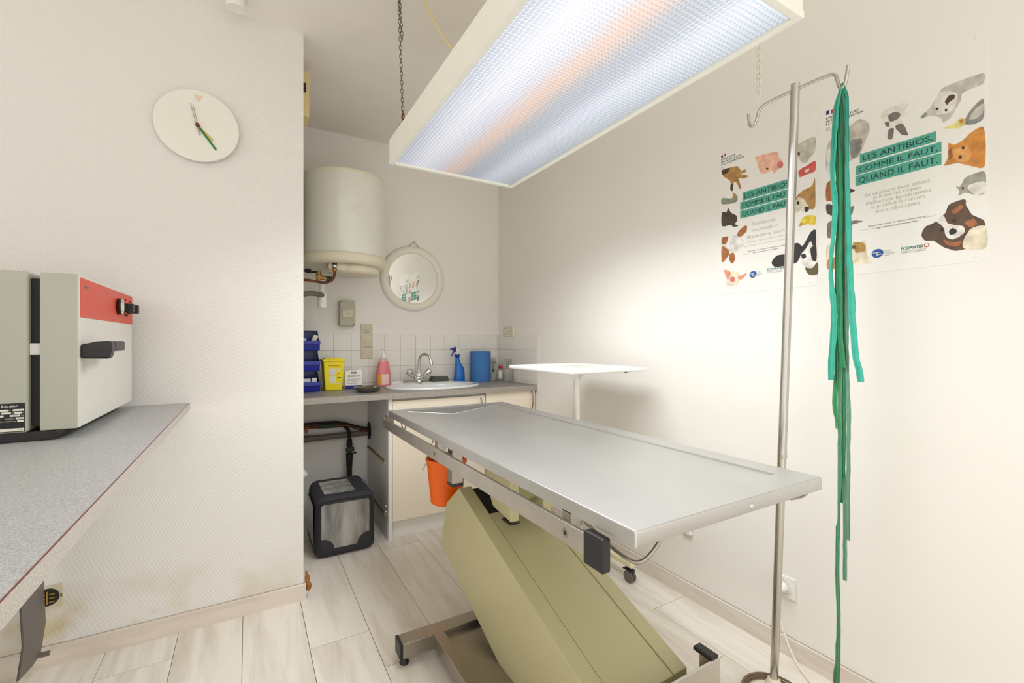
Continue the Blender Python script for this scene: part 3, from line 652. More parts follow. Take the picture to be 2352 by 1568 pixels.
# pipes below the worktop
wp = thing('waste_pipe', (.5, 3.28, .56), 'thick grey waste pipe running along the wall under the back worktop', 'pipe')
MB().cyl((.262, 3.285, .570), (.742, 3.296, .572), .020).build('pipe_run', 'drain_grey', wp)
MB().cyl((.262, 3.285, .570), (.36, 3.2873, .5704), .023).build('pipe_sleeve', 'drain_grey', wp)
MB().lathe((.741, 3.265, .590), [(0, 0), (.046, 0), (.046, -.006), (0, -.006)], axis='x', seg=28, sx=1.3, sy=1).build('wall_flange', 'grimy_black', wp)
wl = thing('water_line', (.5, 3.30, .65), 'grimy twin water lines above the thick grey waste pipe', 'pipe')
MB().tube([(.24, 3.29, .668), (.45, 3.28, .672), (.55, 3.27, .668), (.64, 3.27, .630), (.742, 3.27, .600)], .009, 10, smooth=2).build('upper_line', 'grimy_black', wl)
MB().tube([(.24, 3.30, .645), (.36, 3.30, .645), (.50, 3.29, .642), (.60, 3.28, .640), (.66, 3.27, .615), (.742, 3.27, .588)], .011, 10, smooth=2).build('lower_line', 'copper_aged', wl)
g = MB(); g.cyl((.43, 3.295, .645), (.53, 3.288, .643), .016, seg=8).cyl((.40, 3.295, .645), (.43, 3.295, .645), .014, seg=6); g.build('coupling', 'verdigris', wl)
MB().box(.325, .345, 3.27, 3.285, .610, .650, .004).build('stop_lever', 'orange_valve', wl)
vp = thing('vertical_pipe', (.60, 3.25, 0), 'black grimy vertical pipe with a tap valve behind the pet carrier', 'pipe')
g = MB(); g.tube([(.575, 3.285, .635), (.60, 3.262, .61), (.604, 3.25, .57), (.602, 3.25, .52), (.602, 3.25, 0.0)], .012, 10, smooth=2).cyl((.602, 3.25, .36), (.602, 3.25, .0), .0175).cyl((.602, 3.25, .45), (.602, 3.25, .36), .023, .019).cyl((.602, 3.25, .545), (.602, 3.25, .50), .018, .020); g.build('pipe_run', 'grimy_black', vp)
g = MB(); g.cyl((.58, 3.25, .475), (.632, 3.25, .477), .016, seg=8).ellip((.602, 3.25, .476), (.024, .022, .022)); g.build('valve_body', 'verdigris', vp)
MB().box(.622, .645, 3.22, 3.236, .452, .458, .001).build('valve_lever', 'grimy_black', vp)
we = thing('siphon_elbow', (.30, 3.10, .36), 'white plastic siphon elbow at the left end under the back worktop', 'trap')
MB().tube([(.262, 3.08, .52), (.266, 3.08, .44), (.285, 3.08, .412), (.300, 3.08, .395)], .020, 14, smooth=2).build('elbow_pipe', 'white_plastic', we)
MB().cyl((.262, 3.08, .372), (.315, 3.08, .405), .026).build('elbow_nut', 'white_plastic', we)
# ================================================================ THINGS ON THE SINK WORKTOP
Z0 = ZT
def bin_mb(x0, x1, y0, y1, z, t=.003):
    g = MB(); h, lip = .128, .062
    g.box(x0 + .006, x1 - .006, y0 + .012, y1 - .004, z, z + t)
    g.poly_prism([(x0 + .004, y0 + .016, z), (x1 - .004, y0 + .016, z), (x1, y0, z + lip), (x0, y0, z + lip)], (0, t, 0))
    g.box(x0 + .004, x1 - .004, y1 - t, y1, z, z + h)
    for xs in (x0, x1 - t): g.poly_prism([(xs, y0, z + lip), (xs, y0 + .014, z), (xs, y1, z), (xs, y1, z + h), (xs, y1 - .07, z + h), (xs, y0 + .06, z + lip + .010)], (t, 0, 0))
    g.box(x0 - .002, x1 + .002, y0 - .005, y0 + .002, z + lip - .022, z + lip + .002, .002)
    g.box(x0 - .003, x1 + .003, y1 - .075, y1 + .002, z + h - .004, z + h, .001)
    return g
for i, lab in enumerate(('bottom open-front blue storage bin of the stack, white papers inside', 'middle open-front blue storage bin of the stack, dark inside', 'topmost open-front blue storage bin of the stack, packed with small things')):
    o = bin_mb(.236, .388, 3.045, 3.235, Z0 + i * .129).build('storage_bin', 'blue_bin'); tag(o, lab, 'bin', 'blue bins stacked at the left end of the back worktop')
g = MB(); g.box(.27, .34, 3.10, 3.16, Z0 + .004, Z0 + .080, .002).box(.345, .375, 3.09, 3.11, Z0 + .004, Z0 + .085, .002)
tag(g.build('paper_packet', 'card_white'), 'white paper packets in the bottom blue bin', 'packet')
zb3 = Z0 + .258
g = MB(); g.box(.25, .315, 3.09, 3.15, zb3 + .004, zb3 + .078, .004); tag(g.build('gauze_packet', 'card_white'), 'crumpled white packet in the topmost blue bin', 'packet')
g = MB(); g.mx = rot((.352, 3.10, zb3 + .05), .4, 'Y'); g.box(.338, .366, 3.08, 3.12, zb3 + .03, zb3 + .100, .005); tag(g.build('cream_tube', 'cream_plastic'), 'cream bottle end sticking out of the topmost blue bin', 'bottle')
g = MB(); g.ellip((.282, 3.13, zb3 + .128), (.016, .016, .016)); g.cyl((.282, 3.13, zb3 + .004), (.282, 3.13, zb3 + .118), .013); tag(g.build('orange_cap_bottle', 'orange_valve'), 'orange round-topped vial in the topmost blue bin', 'bottle')
g = MB()
for a in (0, .022): g.tube([(.278 + a + .010 * math.cos(q), 3.17, zb3 + .180 + .020 * math.sin(q)) for q in [k * math.pi / 6 for k in range(12)]], .0022, 6, True)
g.tube([(.278, 3.17, zb3 + .160), (.290, 3.17, zb3 + .12), (.292, 3.17, zb3 + .03)], .0025, 6); g.tube([(.300, 3.17, zb3 + .160), (.291, 3.172, zb3 + .12), (.284, 3.172, zb3 + .03)], .0025, 6)
tag(g.build('scissors', 'anthracite'), 'scissors standing handles up in the topmost blue bin', 'scissors')

sb = thing('sharps_container', (.475, 3.13, Z0), 'yellow sharps container with printed labels beside the blue bins', 'container')
def frus(g, cx, cy, w0, d0, z0, w1, d1, z1, bev=.004):
    t = bmesh.new(); a = [t.verts.new((cx + sx * w0 / 2, cy + sy * d0 / 2, z0)) for sx, sy in ((-1, -1), (1, -1), (1, 1), (-1, 1))]; b = [t.verts.new((cx + sx * w1 / 2, cy + sy * d1 / 2, z1)) for sx, sy in ((-1, -1), (1, -1), (1, 1), (-1, 1))]
    t.faces.new(a[::-1]); t.faces.new(b)
    for i in range(4): j = (i + 1) % 4; t.faces.new([a[i], a[j], b[j], b[i]])
    if bev: bmesh.ops.bevel(t, geom=t.edges[:], offset=bev, segments=2, profile=.5, affect='EDGES')
    g.merge(t); return g
frus(MB(), .475, 3.13, .102, .100, Z0, .128, .124, Z0 + .192, .007).build('container_body', 'yellow_plastic', sb)
g = MB(); frus(g, .475, 3.13, .140, .136, Z0 + .186, .142, .138, Z0 + .200, .004); frus(g, .475, 3.13, .110, .110, Z0 + .198, .104, .104, Z0 + .208, .004); g.build('container_lid', 'yellow_plastic', sb)
g = MB(False); yl = lambda zz: 3.13 - (.050 + (zz - Z0) / .192 * .012) - .0012
def lb(x0, x1, z0, z1, mi_): g.mi = mi_; g.poly_prism([(x0, yl(z0), z0), (x1, yl(z0), z0), (x1, yl(z1), z1), (x0, yl(z1), z1)], (0, .001, 0))
lb(.445, .487, Z0 + .098, Z0 + .142, 0); lb(.446, .486, Z0 + .055, Z0 + .090, 0); lb(.447, .515, Z0 + .043, Z0 + .048, 0)
lb(.4400, .512, Z0 + .160, Z0 + .163, 1); lb(.445, .510, Z0 + .153, Z0 + .155, 1); lb(.493, .517, Z0 + .078, Z0 + .084, 2); lb(.493, .511, Z0 + .108, Z0 + .110, 1)
for k in range(3): lb(.450 + k * .012, .458 + k * .012, Z0 + .124, Z0 + .126, 3); lb(.450 + k * .012, .457 + k * .012, Z0 + .108, Z0 + .110, 3)
g.mi = 0; zc_ = Z0 + .134; g.poly_prism([(.503, yl(zc_), zc_ - .013), (.516, yl(zc_), zc_), (.503, yl(zc_), zc_ + .013), (.490, yl(zc_), zc_)], (0, .001, 0))
g.mi = 2; g.poly_prism([(.500, yl(zc_) - .0004, zc_ + .002), (.506, yl(zc_) - .0004, zc_ + .002), (.503, yl(zc_) - .0004, zc_ + .008)], (0, .001, 0))
g.build('container_label', ['label_white', 'red_print', 'print_ink', 'print_grey'], sb)

cx_ = thing('syringe_carton', (.603, 3.13, Z0), 'white carton hand-lettered SERINGUES behind the steel dish', 'box')
RT = rot((.603, 3.13, Z0), -.10)
g = MB(); g.mx = RT; g.box(.549, .657, 3.105, 3.165, Z0, Z0 + .118, .001); g.poly_prism([(.552, 3.112, Z0 + .117), (.655, 3.112, Z0 + .117), (.655, 3.118, Z0 + .128), (.600, 3.118, Z0 + .120), (.585, 3.116, Z0 + .126)], (0, .001, 0)); g.build('carton_body', 'card_white', cx_)
g = MB(); g.mx = RT; g.box(.5475, .5495, 3.106, 3.164, Z0 + .001, Z0 + .116); g.build('carton_side', 'card_kraft', cx_)
g = MB(False); g.mx = RT; g.box(.549, .657, 3.1042, 3.1052, Z0 + .001, Z0 + .026); g.build('carton_band', 'box_blue', cx_)
g = MB(False)
for k in range(12): g.box(.588 + k * .0030, .588 + k * .0030 + (.0017 if k % 3 else .0024), 3.1042, 3.1050, Z0 + .103, Z0 + .115)
for k in range(4): g.box(.560, .645 - k * .008, 3.1042, 3.1050, Z0 + .066 - k * .009, Z0 + .0675 - k * .009)
n0 = len(g.bm.verts); text(g, 'SERINGUES', (.567, 3.1044, Z0 + .080), (1, 0, .04), (.1, 0, 1), .012, .080, .015)
bmesh.ops.transform(g.bm, matrix=RT, verts=g.bm.verts[:]); g.build('carton_lettering', 'print_ink', cx_)

dsx, dsy = .650, 2.905
g = MB(); g.lathe((dsx, dsy, Z0), [(0, 0), (.050, 0), (.066, .006), (.080, .024), (.086, .030), (.087, .032), (.084, .032), (.076, .025), (.060, .008), (0, .004)], seg=40)
tag(g.build('kidney_dish', 'steel_dish'), 'round stainless steel dish at the front of the worktop left of the sink', 'dish')
g = MB(); g.tube([(dsx + .02, dsy + .01, Z0 + .010), (dsx + .05, dsy + .015, Z0 + .030), (dsx + .072, dsy + .02, Z0 + .036)], .004, 8).ellip((dsx + .015, dsy + .01, Z0 + .014), (.02, .014, .006))
tag(g.build('small_spoon', 'steel_dish'), 'small steel tool lying in the round steel dish', 'tool')

bs = thing('soap_bottle', (.825, 3.215, Z0), 'pump bottle of pink soap with a yellow and pink label left of the sink', 'bottle')
g = MB(); g.lathe((.825, 3.215, Z0), [(0, 0), (.046, 0), (.050, .004), (.050, .09), (.046, .12), (.036, .165), (.034, .172)], sy=.62, seg=36); g.build('soap_fill', 'soap_pink', bs)
g = MB(); g.lathe((.825, 3.215, Z0), [(.034, .172), (.028, .190), (.016, .198), (0, .198)], sy=.62, seg=36); g.build('bottle_shoulder', 'soap_empty', bs)
g = MB(); g.lathe((.825, 3.215, Z0), [(0, .196), (.016, .196), (.016, .212), (.011, .226), (.006, .236), (.004, .258), (0, .258)], seg=20).tube([(.812, 3.215, Z0 + .262), (.825, 3.215, Z0 + .266), (.852, 3.213, Z0 + .266), (.860, 3.212, Z0 + .256)], .005, 8); g.build('pump_head', 'white_plastic', bs)
g = MB(False)
t_ = bmesh.new()
lab_ = []
for k in range(9):
    a = math.radians(-150 + k * 13); lab_.append((.825 + .0512 * math.cos(a), 3.215 + .0512 * .62 * math.sin(a)))
for k in range(8):
    (xa, ya), (xb, yb) = lab_[k], lab_[k + 1]
    f = t_.faces.new([t_.verts.new(p) for p in ((xa, ya, Z0 + .012), (xb, yb, Z0 + .012), (xb, yb, Z0 + .086), (xa, ya, Z0 + .086))])
fm = [1 if k < 3 else 0 for k in range(8)]
g2 = g; vv_ = {}
for k, f in enumerate(t_.faces): f.material_index = fm[k]
me_faces = [(tuple(v.co for v in f.verts), f.material_index) for f in t_.faces]; t_.free()
for cs, mi_ in me_faces:
    g.mi = mi_; f = g.bm.faces.new([g.bm.verts.new(c) for c in cs]); f.material_index = mi_
g.build('bottle_label', ['soap_label', 'soap_yellow'], bs)

g = MB(); g.box(.885, .975, 3.235, 3.262, Z0, Z0 + .026, .009, 3)
tag(g.build('soap_bar', 'white_plastic'), 'small white soap bar behind the sink, between soap bottle and tap', 'soap')
g = MB(); g.box(1.190, 1.325, 3.215, 3.295, Z0 + .0145, Z0 + .034, .006, 2).box(1.195, 1.320, 3.220, 3.290, Z0 + .030, Z0 + .050, .007, 2)
tag(g.build('scrubbing_pad', 'sponge_green'), 'dark grey-green folded scrubbing pad right of the tap', 'sponge')

sx_, sy_ = 1.415, 3.235
sp_ = thing('spray_bottle', (sx_, sy_, Z0), 'blue spray bottle with a dark blue trigger, right of the sink', 'bottle')
g = MB(); prof = [(-.043, 0), (.045, 0), (.047, .008), (.043, .07), (.036, .115), (.010, .145), (.002, .170), (.000, .198), (-.030, .198), (-.032, .150), (-.040, .08), (-.044, .008)]
t_ = bmesh.new(); rgs = []
for lv, (xl, xr, ry) in enumerate([(-.040, .042, .026), (-.044, .047, .030), (-.042, .046, .030), (-.038, .043, .029), (-.035, .036, .027), (-.033, .020, .023), (-.032, .008, .018), (-.031, .001, .0155), (-.031, .000, .0155)]):
    hz_ = [0, .006, .04, .08, .115, .135, .155, .180, .200][lv]; c0 = (xl + xr) / 2; rx = (xr - xl) / 2
    rgs.append([t_.verts.new((sx_ + c0 + rx * math.cos(2 * math.pi * k / 28), sy_ + ry * math.sin(2 * math.pi * k / 28), Z0 + hz_)) for k in range(28)])
for a, b in zip(rgs, rgs[1:]):
    for k in range(28): j = (k + 1) % 28; t_.faces.new([a[k], a[j], b[j], b[k]])
t_.faces.new(rgs[0][::-1]); t_.faces.new(rgs[-1]); g.merge(t_)
g.build('bottle_body', 'spray_blue', sp_)
MB().lathe((sx_ - .0155, sy_, Z0), [(0, .198), (.019, .198), (.019, .216), (0, .216)], seg=24).build('screw_cap', 'trigger_blue', sp_)
g = MB(); g.lathe((sx_ - .0155, sy_, Z0), [(0, .216), (.012, .216), (.010, .245), (0, .247)], seg=16); g.poly_prism([(sx_ - .032, sy_ - .008, Z0 + .262), (sx_ - .028, sy_ - .008, Z0 + .242), (sx_ - .003, sy_ - .008, Z0 + .238), (sx_ + .008, sy_ - .008, Z0 + .248), (sx_ - .004, sy_ - .008, Z0 + .258), (sx_ - .02, sy_ - .008, Z0 + .270)], (0, .016, 0), .002); g.build('spray_neck', 'cream_plastic', sp_)
g = MB(); g.poly_prism([(sx_ - .072, sy_ - .009, Z0 + .262), (sx_ - .072, sy_ - .009, Z0 + .250), (sx_ - .056, sy_ - .009, Z0 + .250), (sx_ - .050, sy_ - .009, Z0 + .238), (sx_ - .066, sy_ - .009, Z0 + .205), (sx_ - .062, sy_ - .009, Z0 + .203), (sx_ - .040, sy_ - .009, Z0 + .238), (sx_ - .026, sy_ - .009, Z0 + .236), (sx_ - .030, sy_ - .009, Z0 + .262), (sx_ - .028, sy_ - .009, Z0 + .272), (sx_ - .036, sy_ - .009, Z0 + .274), (sx_ - .052, sy_ - .009, Z0 + .264)], (0, .018, 0), .002)
g.build('spray_trigger', 'trigger_blue', sp_)

g = MB(); g.lathe((1.600, 3.235, Z0), [(.022, 0), (.080, 0), (.081, .002), (.081, .236), (.080, .238), (.022, .238), (.022, 0)], seg=56)
tag(g.build('paper_roll', 'roll_blue'), 'upright roll of blue paper towel in the corner of the worktop', 'paper roll')
cb_ = thing('clear_bottle', (1.733, 3.275, Z0), 'transparent bottle with a printed label right of the blue paper roll', 'bottle')
MB().lathe((1.733, 3.275, Z0), [(0, 0), (.028, 0), (.030, .004), (.030, .140), (.022, .158), (.012, .166), (0, .166)], seg=28).build('bottle_body', 'clear_plastic', cb_)
MB().lathe((1.733, 3.275, Z0), [(0, .164), (.021, .164), (.021, .186), (0, .186)], seg=24).build('bottle_cap', 'clear_plastic', cb_)
g = MB(False)
for a, b, c, d in ((1.716, 1.720, .06, .15), (1.722, 1.750, .142, .146), (1.712, 1.726, .075, .087)): g.box(a, b, 3.2445, 3.2455, Z0 + c, Z0 + d)
g.build('bottle_print', 'print_ink', cb_)
rb = thing('red_cap_bottle', (1.755, 3.185, Z0), 'small white bottle with a red cap beside the jar of scissors', 'bottle')
MB().lathe((1.755, 3.185, Z0), [(0, 0), (.023, 0), (.024, .003), (.024, .088), (.012, .100), (0, .100)], seg=24).build('bottle_body', 'clear_plastic', rb)
MB().lathe((1.755, 3.185, Z0), [(0, .098), (.0165, .098), (.0165, .122), (0, .122)], seg=20).build('bottle_cap', 'red_cap', rb)
g = MB(False)
for k in range(6): a0, a1 = math.radians(200 + k * 12), math.radians(212 + k * 12); f = g.bm.faces.new([g.bm.verts.new((1.755 + .0246 * math.cos(a), 3.185 + .0246 * math.sin(a), Z0 + zz)) for a, zz in ((a0, .02), (a1, .02), (a1, .082), (a0, .082))])
g.build('bottle_label', 'label_white', rb)
jx, jy = 1.768, 3.085
g = MB(); g.lathe((jx, jy, Z0), [(0, 0), (.033, 0), (.035, .004), (.035, .100), (.0335, .100), (.0335, .006), (0, .005)], seg=32)
tag(g.build('glass_jar', 'clear_plastic'), 'clear glass jar holding two pairs of steel scissors in the right corner', 'jar')
for k, (dx_, dy_, lab) in enumerate(((-.014, -.006, 'left of the two steel scissors standing in the glass jar'), (.014, .004, 'right of the two steel scissors standing in the glass jar'))):
    g = MB(); X_, Y_ = jx + dx_, jy + dy_
    for s_ in (-1, 1):
        g.tube([(X_ + s_ * .009 + .008 * math.cos(q), Y_ - s_ * .004, Z0 + .166 + .011 * math.sin(q)) for q in [i * math.pi / 6 for i in range(12)]], .0017, 6, True)
        g.tube([(X_ + s_ * .007, Y_ - s_ * .003, Z0 + .156), (X_, Y_, Z0 + .10), (X_ * .5 + jx * .5 - s_ * .006, Y_, Z0 + .012)], .0022, 6)
    tag(g.build('scissors', 'steel_dish'), lab, 'scissors', 'scissors in the glass jar')

# ================================================================ PET CARRIER
cr_ = thing('pet_carrier', (.48, 2.91, 0), 'black fabric pet carrier with clear film windows standing under the back worktop', 'pet carrier')
cx0, cx1, cy0, cy1, ch = .317, .648, 2.705, 3.11, .345
g = MB(); g.box(cx0, cx1, cy0, cy1, 0, ch, .045, 5)
for v in g.bm.verts:
    if v.co.z > .2 and v.co.x < cx0 + .08: v.co.x += (v.co.z - .2) * .10
g.build('carrier_body', 'crate_black', cr_)
def rrect(x0, x1, z0, z1, r, n=5):
    P = []
    for cx, cz, a0 in ((x1 - r, z0 + r, -90), (x1 - r, z1 - r, 0), (x0 + r, z1 - r, 90), (x0 + r, z0 + r, 180)):
        for k in range(n + 1): a = math.radians(a0 + 90 * k / n); P.append((cx + r * math.cos(a), cz + r * math.sin(a)))
    return P
def wavy(g, pts3, nrm):
    g.poly_prism(pts3, nrm)
wn = MB(); P = [(x, z_) for x, z_ in rrect(.352, .612, .055, .305, .012)]; wn.poly_prism([(x, cy0 - .002, z_) for x, z_ in P], (0, .004, 0)); wn.build('front_window', 'crate_window', cr_)
wn = MB(); wn.poly_prism([(x, y, ch - .002) for x, y in rrect(.375, .545, 2.765, 3.02, .01)], (0, 0, .004)); wn.build('top_window', 'crate_window', cr_)
wn = MB(); wn.poly_prism([(cx0 - .002, y, z_) for y, z_ in rrect(2.76, 3.05, .07, .29, .02)], (.004, 0, 0)); wn.build('side_window', 'crate_window', cr_)
for cxq, sg in ((.352, 1), (.612, -1)):
    P = [(cxq, .053)] + [(cxq + sg * .068 * math.cos(a), .053 + .062 * math.sin(a)) for a in [math.pi / 2 * k / 8 for k in range(9)]]
    MB().poly_prism([(x, cy0 - .004, z_) for x, z_ in P], (0, .003, 0)).build('corner_patch', 'crate_black', cr_)
g = MB(); g.tube([(cx0 + .012, cy0 - .001, .03), (cx0 + .018, cy0 - .001, .31), (cx0 + .045, cy0 - .001, .325), (cx1 - .045, cy0 - .001, .325), (cx1 - .016, cy0 - .001, .31), (cx1 - .014, cy0 - .001, .03)], .0025, 6, smooth=2); g.build('zip', 'black_rubber', cr_)
MB().ellip((.628, 2.93, .335), (.012, .035, .014)).build('side_knob', 'anthracite', cr_)

# ================================================================ OPERATING TABLE
TX0, TX1, TY0, TY1, TZ = .607, 1.262, .594, 2.268, .875
tb = thing('operating_table', (.935, 1.43, 0), 'stainless steel veterinary table with a sunken top on a slanted olive column', 'table')
t_ = bmesh.new(); IX0, IX1, IY0, IY1 = .683, 1.190, .672, 2.212; DR = (.919, 2.180, TZ - .031)
o_ = [(TX0, TY0), (TX1, TY0), (TX1, TY1), (TX0, TY1)]; i_ = [(IX0, IY0), (IX1, IY0), (IX1, IY1), (IX0, IY1)]
ot = [t_.verts.new((x, y, TZ)) for x, y in o_]; ob_ = [t_.verts.new((x, y, TZ - .031)) for x, y in o_]; it = [t_.verts.new((x, y, TZ - .001)) for x, y in i_]
uo = [t_.verts.new((x + (.012 if x < .9 else -.012), y + (.012 if y < 1 else -.012), TZ - .031)) for x, y in o_]
ul = [t_.verts.new((x + (.012 if x < .9 else -.012), y + (.012 if y < 1 else -.012), TZ - .026)) for x, y in o_]
dv = t_.verts.new(DR); it2 = [t_.verts.new((x + (.007 if x < .9 else -.007), y + (.007 if y < 1 else -.007), TZ - .005)) for x, y in i_]
for k in range(4):
    j = (k + 1) % 4
    t_.faces.new([ot[k], ot[j], it[j], it[k]]); t_.faces.new([ob_[k], ob_[j], ot[j], ot[k]]); t_.faces.new([it[k], it[j], it2[j], it2[k]]); t_.faces.new([it2[k], it2[j], dv]); t_.faces.new([uo[j], ob_[j], ob_[k], uo[k]]); t_.faces.new([ul[j], uo[j], uo[k], ul[k]])
pn = [(IX0 - .01, IY0 - .01), (IX1 + .01, IY0 - .01), (IX1 + .01, IY1 + .01), (IX0 - .01, IY1 + .01)]
pa = [t_.verts.new((x, y, TZ - .016)) for x, y in pn]; pbv = t_.verts.new((DR[0], DR[1], DR[2] - .010))
for k in range(4): j = (k + 1) % 4; t_.faces.new([ul[k], ul[j], pa[j], pa[k]]); t_.faces.new([pa[k], pa[j], pbv])
bmesh.ops.recalc_face_normals(t_, faces=t_.faces[:])
bmesh.ops.bevel(t_, geom=[e for e in t_.edges if (e.verts[0] in ot and e.verts[1] in ot) or ((e.verts[0] in ot and e.verts[1] in ob_) or (e.verts[1] in ot and e.verts[0] in ob_))], offset=.004, segments=3, profile=.5, affect='EDGES')
inner = [e for e in t_.edges if all(IX0 - .001 <= v.co.x <= IX1 + .001 and IY0 - .001 <= v.co.y <= IY1 + .001 and v.co.z > TZ - .0655 and (dv in e.verts) for v in e.verts)]
g = MB(); g.ang = .03; g.merge(t_)
for cx_q, cy_q in ((IX0 + .007, IY1 - .007), (IX1 - .007, IY1 - .007)): g.tube([(DR[0], DR[1], DR[2] + .0004), (cx_q, cy_q, TZ - .0045)], .0016, 8)
g.build('tabletop', 'steel_top', tb)
MB().lathe((DR[0], DR[1], 0), [(0, TZ - .0305), (.006, TZ - .031), (.012, TZ - .075), (0, TZ - .075)], seg=20).build('drain_outlet', 'steel_frame', tb)
rl = MB().box(.596, .607, .70, 2.348, .780, .826, .0015).build('side_rail', 'steel_rail', tb)
MB().box(.590, .613, .664, .724, .768, .836, .005, 3).build('rail_cap', 'black_plastic', rl)
for yy in (.80, 1.60, 2.30):
    MB().box(.607, .640, yy - .016, yy + .016, .792, TZ - .028, .001).build('rail_bracket', 'steel_frame', tb)
for yy in (.790, 1.590):
    g = MB(); g.lathe((.5962, yy, .804), [(0, -.0008), (.010, -.0008), (.011, .0002)], axis='x', seg=24); g.mi = 1; g.lathe((.5962, yy, .804), [(0, -.0014), (.005, -.0012), (.005, 0)], axis='x', seg=12)
    g.build('rail_screw', ['steel_frame', 'dark_slot'], rl)
g = MB(); g.lathe((.961, TY0 - .0002, .856), [(0, -.003), (.0045, -.003), (.0065, -.001), (.0065, .001)], axis='y', seg=20); g.build('edge_screw', 'chrome', tb)
g = MB(); g.box(.652, .696, 1.555, 1.599, .690, .834, .002); tl = g.build('frame_post', 'steel_frame', tb)
MB().box(.651, .697, 1.554, 1.600, .680, .691, .001).build('post_cap', 'black_plastic', tl)
g = MB(); g.box(.735, .775, 1.62, 1.86, .772, .834, .002).box(1.17, 1.21, .75, 2.15, .785, .844, .002).box(.70, 1.17, 1.565, 1.60, .795, .834, .002); g.build('under_frame', 'steel_frame', tb)
MB().tube([(.640, .82, .846), (.652, .75, .800), (.668, .678, .774), (.682, .655, .772), (.712, .645, .796), (.750, .640, .846)], .0042, 8, smooth=2).build('restraint_hook', 'steel_frame', tb)
MB().tube([(.640, 2.17, .843), (.642, 2.145, .800), (.644, 2.12, .795), (.646, 2.09, .843)], .003, 8, smooth=1).build('restraint_hook', 'steel_frame', tb)
MB().tube([(1.150, .640, .843), (1.165, .630, .824), (1.225, .622, .822), (1.245, .620, .832)], .0035, 8, smooth=1).build('restraint_hook', 'steel_frame', tb)
g = MB(); g.box(1.165, 1.225, .625, .650, .826, .842, .002); g.build('hook_plate', 'black_plastic', tb)
# head fork
for xa in (.845, .992):
    f_ = MB(); f_.poly_prism([(xa, 1.455, .542), (xa, 1.600, .560), (xa, 1.665, .640), (xa, 1.665, .800), (xa, 1.455, .800)], (.038, 0, 0), .006); f_ = f_.build('head_fork', 'olive_light', tb)
    MB().box(xa - .001, xa + .039, 1.455, 1.52, .533, .543, .001).build('fork_cap', 'black_plastic', f_)
g = MB(); g.box(.845, 1.03, 1.44, 1.93, .735, .788, .006).box(.883, .992, 1.50, 1.66, .60, .76, .004); g.build('head_beam', 'olive_shaded', tb)
# slanted column, its inset cover and seams
TS = .361; zt = lambda y: .598 + TS * (y - 1.768)
sp1 = [(1.768, .598), (1.904, .493), (1.968, .282), (1.300, .03), (.875, .03), (.875, zt(.875))]
for xa, xb in ((.770, .829), (1.045, 1.10)):
    MB().poly_prism([(xa, y, z_) for y, z_ in sp1], (xb - xa, 0, 0), .003).build('column_side', 'olive_light', tb)
g = MB(); g.poly_prism([(.831, 1.60, zt(1.60) - .003), (.831, 1.60, zt(1.60) - .05), (.831, .875, zt(.875) - .05), (.831, .875, zt(.875) - .003)], (.212, 0, 0), .002); g.build('column_cover', 'olive_light', tb)
g = MB(False); g.poly_prism([(.829, 1.75, .40), (.829, 1.95, .30), (.829, 1.30, .05), (.829, .90, .05), (.829, .90, .20)], (.216, 0, 0)); g.poly_prism([(.829, 1.60, .40), (.829, 1.60, zt(1.60) - .012), (.829, 1.755, zt(1.755) - .004), (.829, 1.86, .50), (.829, 1.86, .36)], (.216, 0, 0)); g.build('column_recess_shade', 'black_plastic', tb)  # black blocks between the sides, painting the shade of the column's opening
# floor frame
fr = MB(); fr.box(.497, 1.385, 1.655, 1.722, .035, .092, .003).box(.619, .660, .80, 1.656, .035, .092, .003).box(1.215, 1.256, .80, 1.656, .035, .092, .003).build('base_frame', 'steel_frame', tb)
for xa in (.486, 1.384): MB().box(xa, xa + .012, 1.654, 1.723, .033, .094, .004).build('frame_cap', 'black_plastic', tb)
MB(False).box(.661, 1.214, .88, 1.654, .066, .074).build('base_plate', 'steel_frame', tb)
for xa in (.512, 1.36): MB().lathe((xa, 1.688, 0), [(0, 0), (.017, 0), (.018, .006), (.010, .013), (.006, .036), (0, .036)], seg=20).build('levelling_foot', 'black_plastic', tb)
for xa in (.64, 1.235): MB().lathe((xa, .83, 0), [(0, 0), (.017, 0), (.018, .006), (.010, .013), (.006, .036), (0, .036)], seg=20).build('levelling_foot', 'black_plastic', tb)
g = MB(); g.box(.745, 1.137, .795, .802, .03, .337, .001).box(1.131, 1.137, .802, .858, .03, .337, .001).box(.745, .751, .802, .858, .03, .337, .001)
g.build('pivot_bracket', 'steel_rail', tb)
g = MB(); g.poly_prism([(1.108, .800, .331), (1.139, .800, .331), (1.139, .862, .331), (1.108, .862, .331)], (0, 0, .012), .003); g.build('bracket_cap', 'black_plastic', tb)

# orange bucket hung under the drain
bx, by = .850, 2.10
bk = thing('bucket', (bx, by, .42), 'bright orange plastic bucket hung under the far end of the steel table', 'bucket')
g = MB(); g.lathe((bx, by, 0), [(0, .424), (.070, .424), (.077, .430), (.096, .622), (.102, .624), (.103, .645), (.098, .647), (.095, .640), (.075, .434), (0, .430)], seg=48); g.build('bucket_body', 'bucket_orange', bk)
g = MB(); g.tube([(bx - .100, by, .632), (bx - .088, by, .70), (bx - .05, by, .77), (bx, by, .796), (bx + .05, by, .77), (bx + .088, by, .70), (bx + .100, by, .632)], .0025, 8, smooth=2); g.build('bail_handle', 'anthracite', bk)
g = MB(); g.tube([(bx - .103, by - .01, .636), (bx - .118, by - .012, .622), (bx - .128, by - .014, .602)], .004, 6); g.build('tied_string', 'cream_plastic', bk)

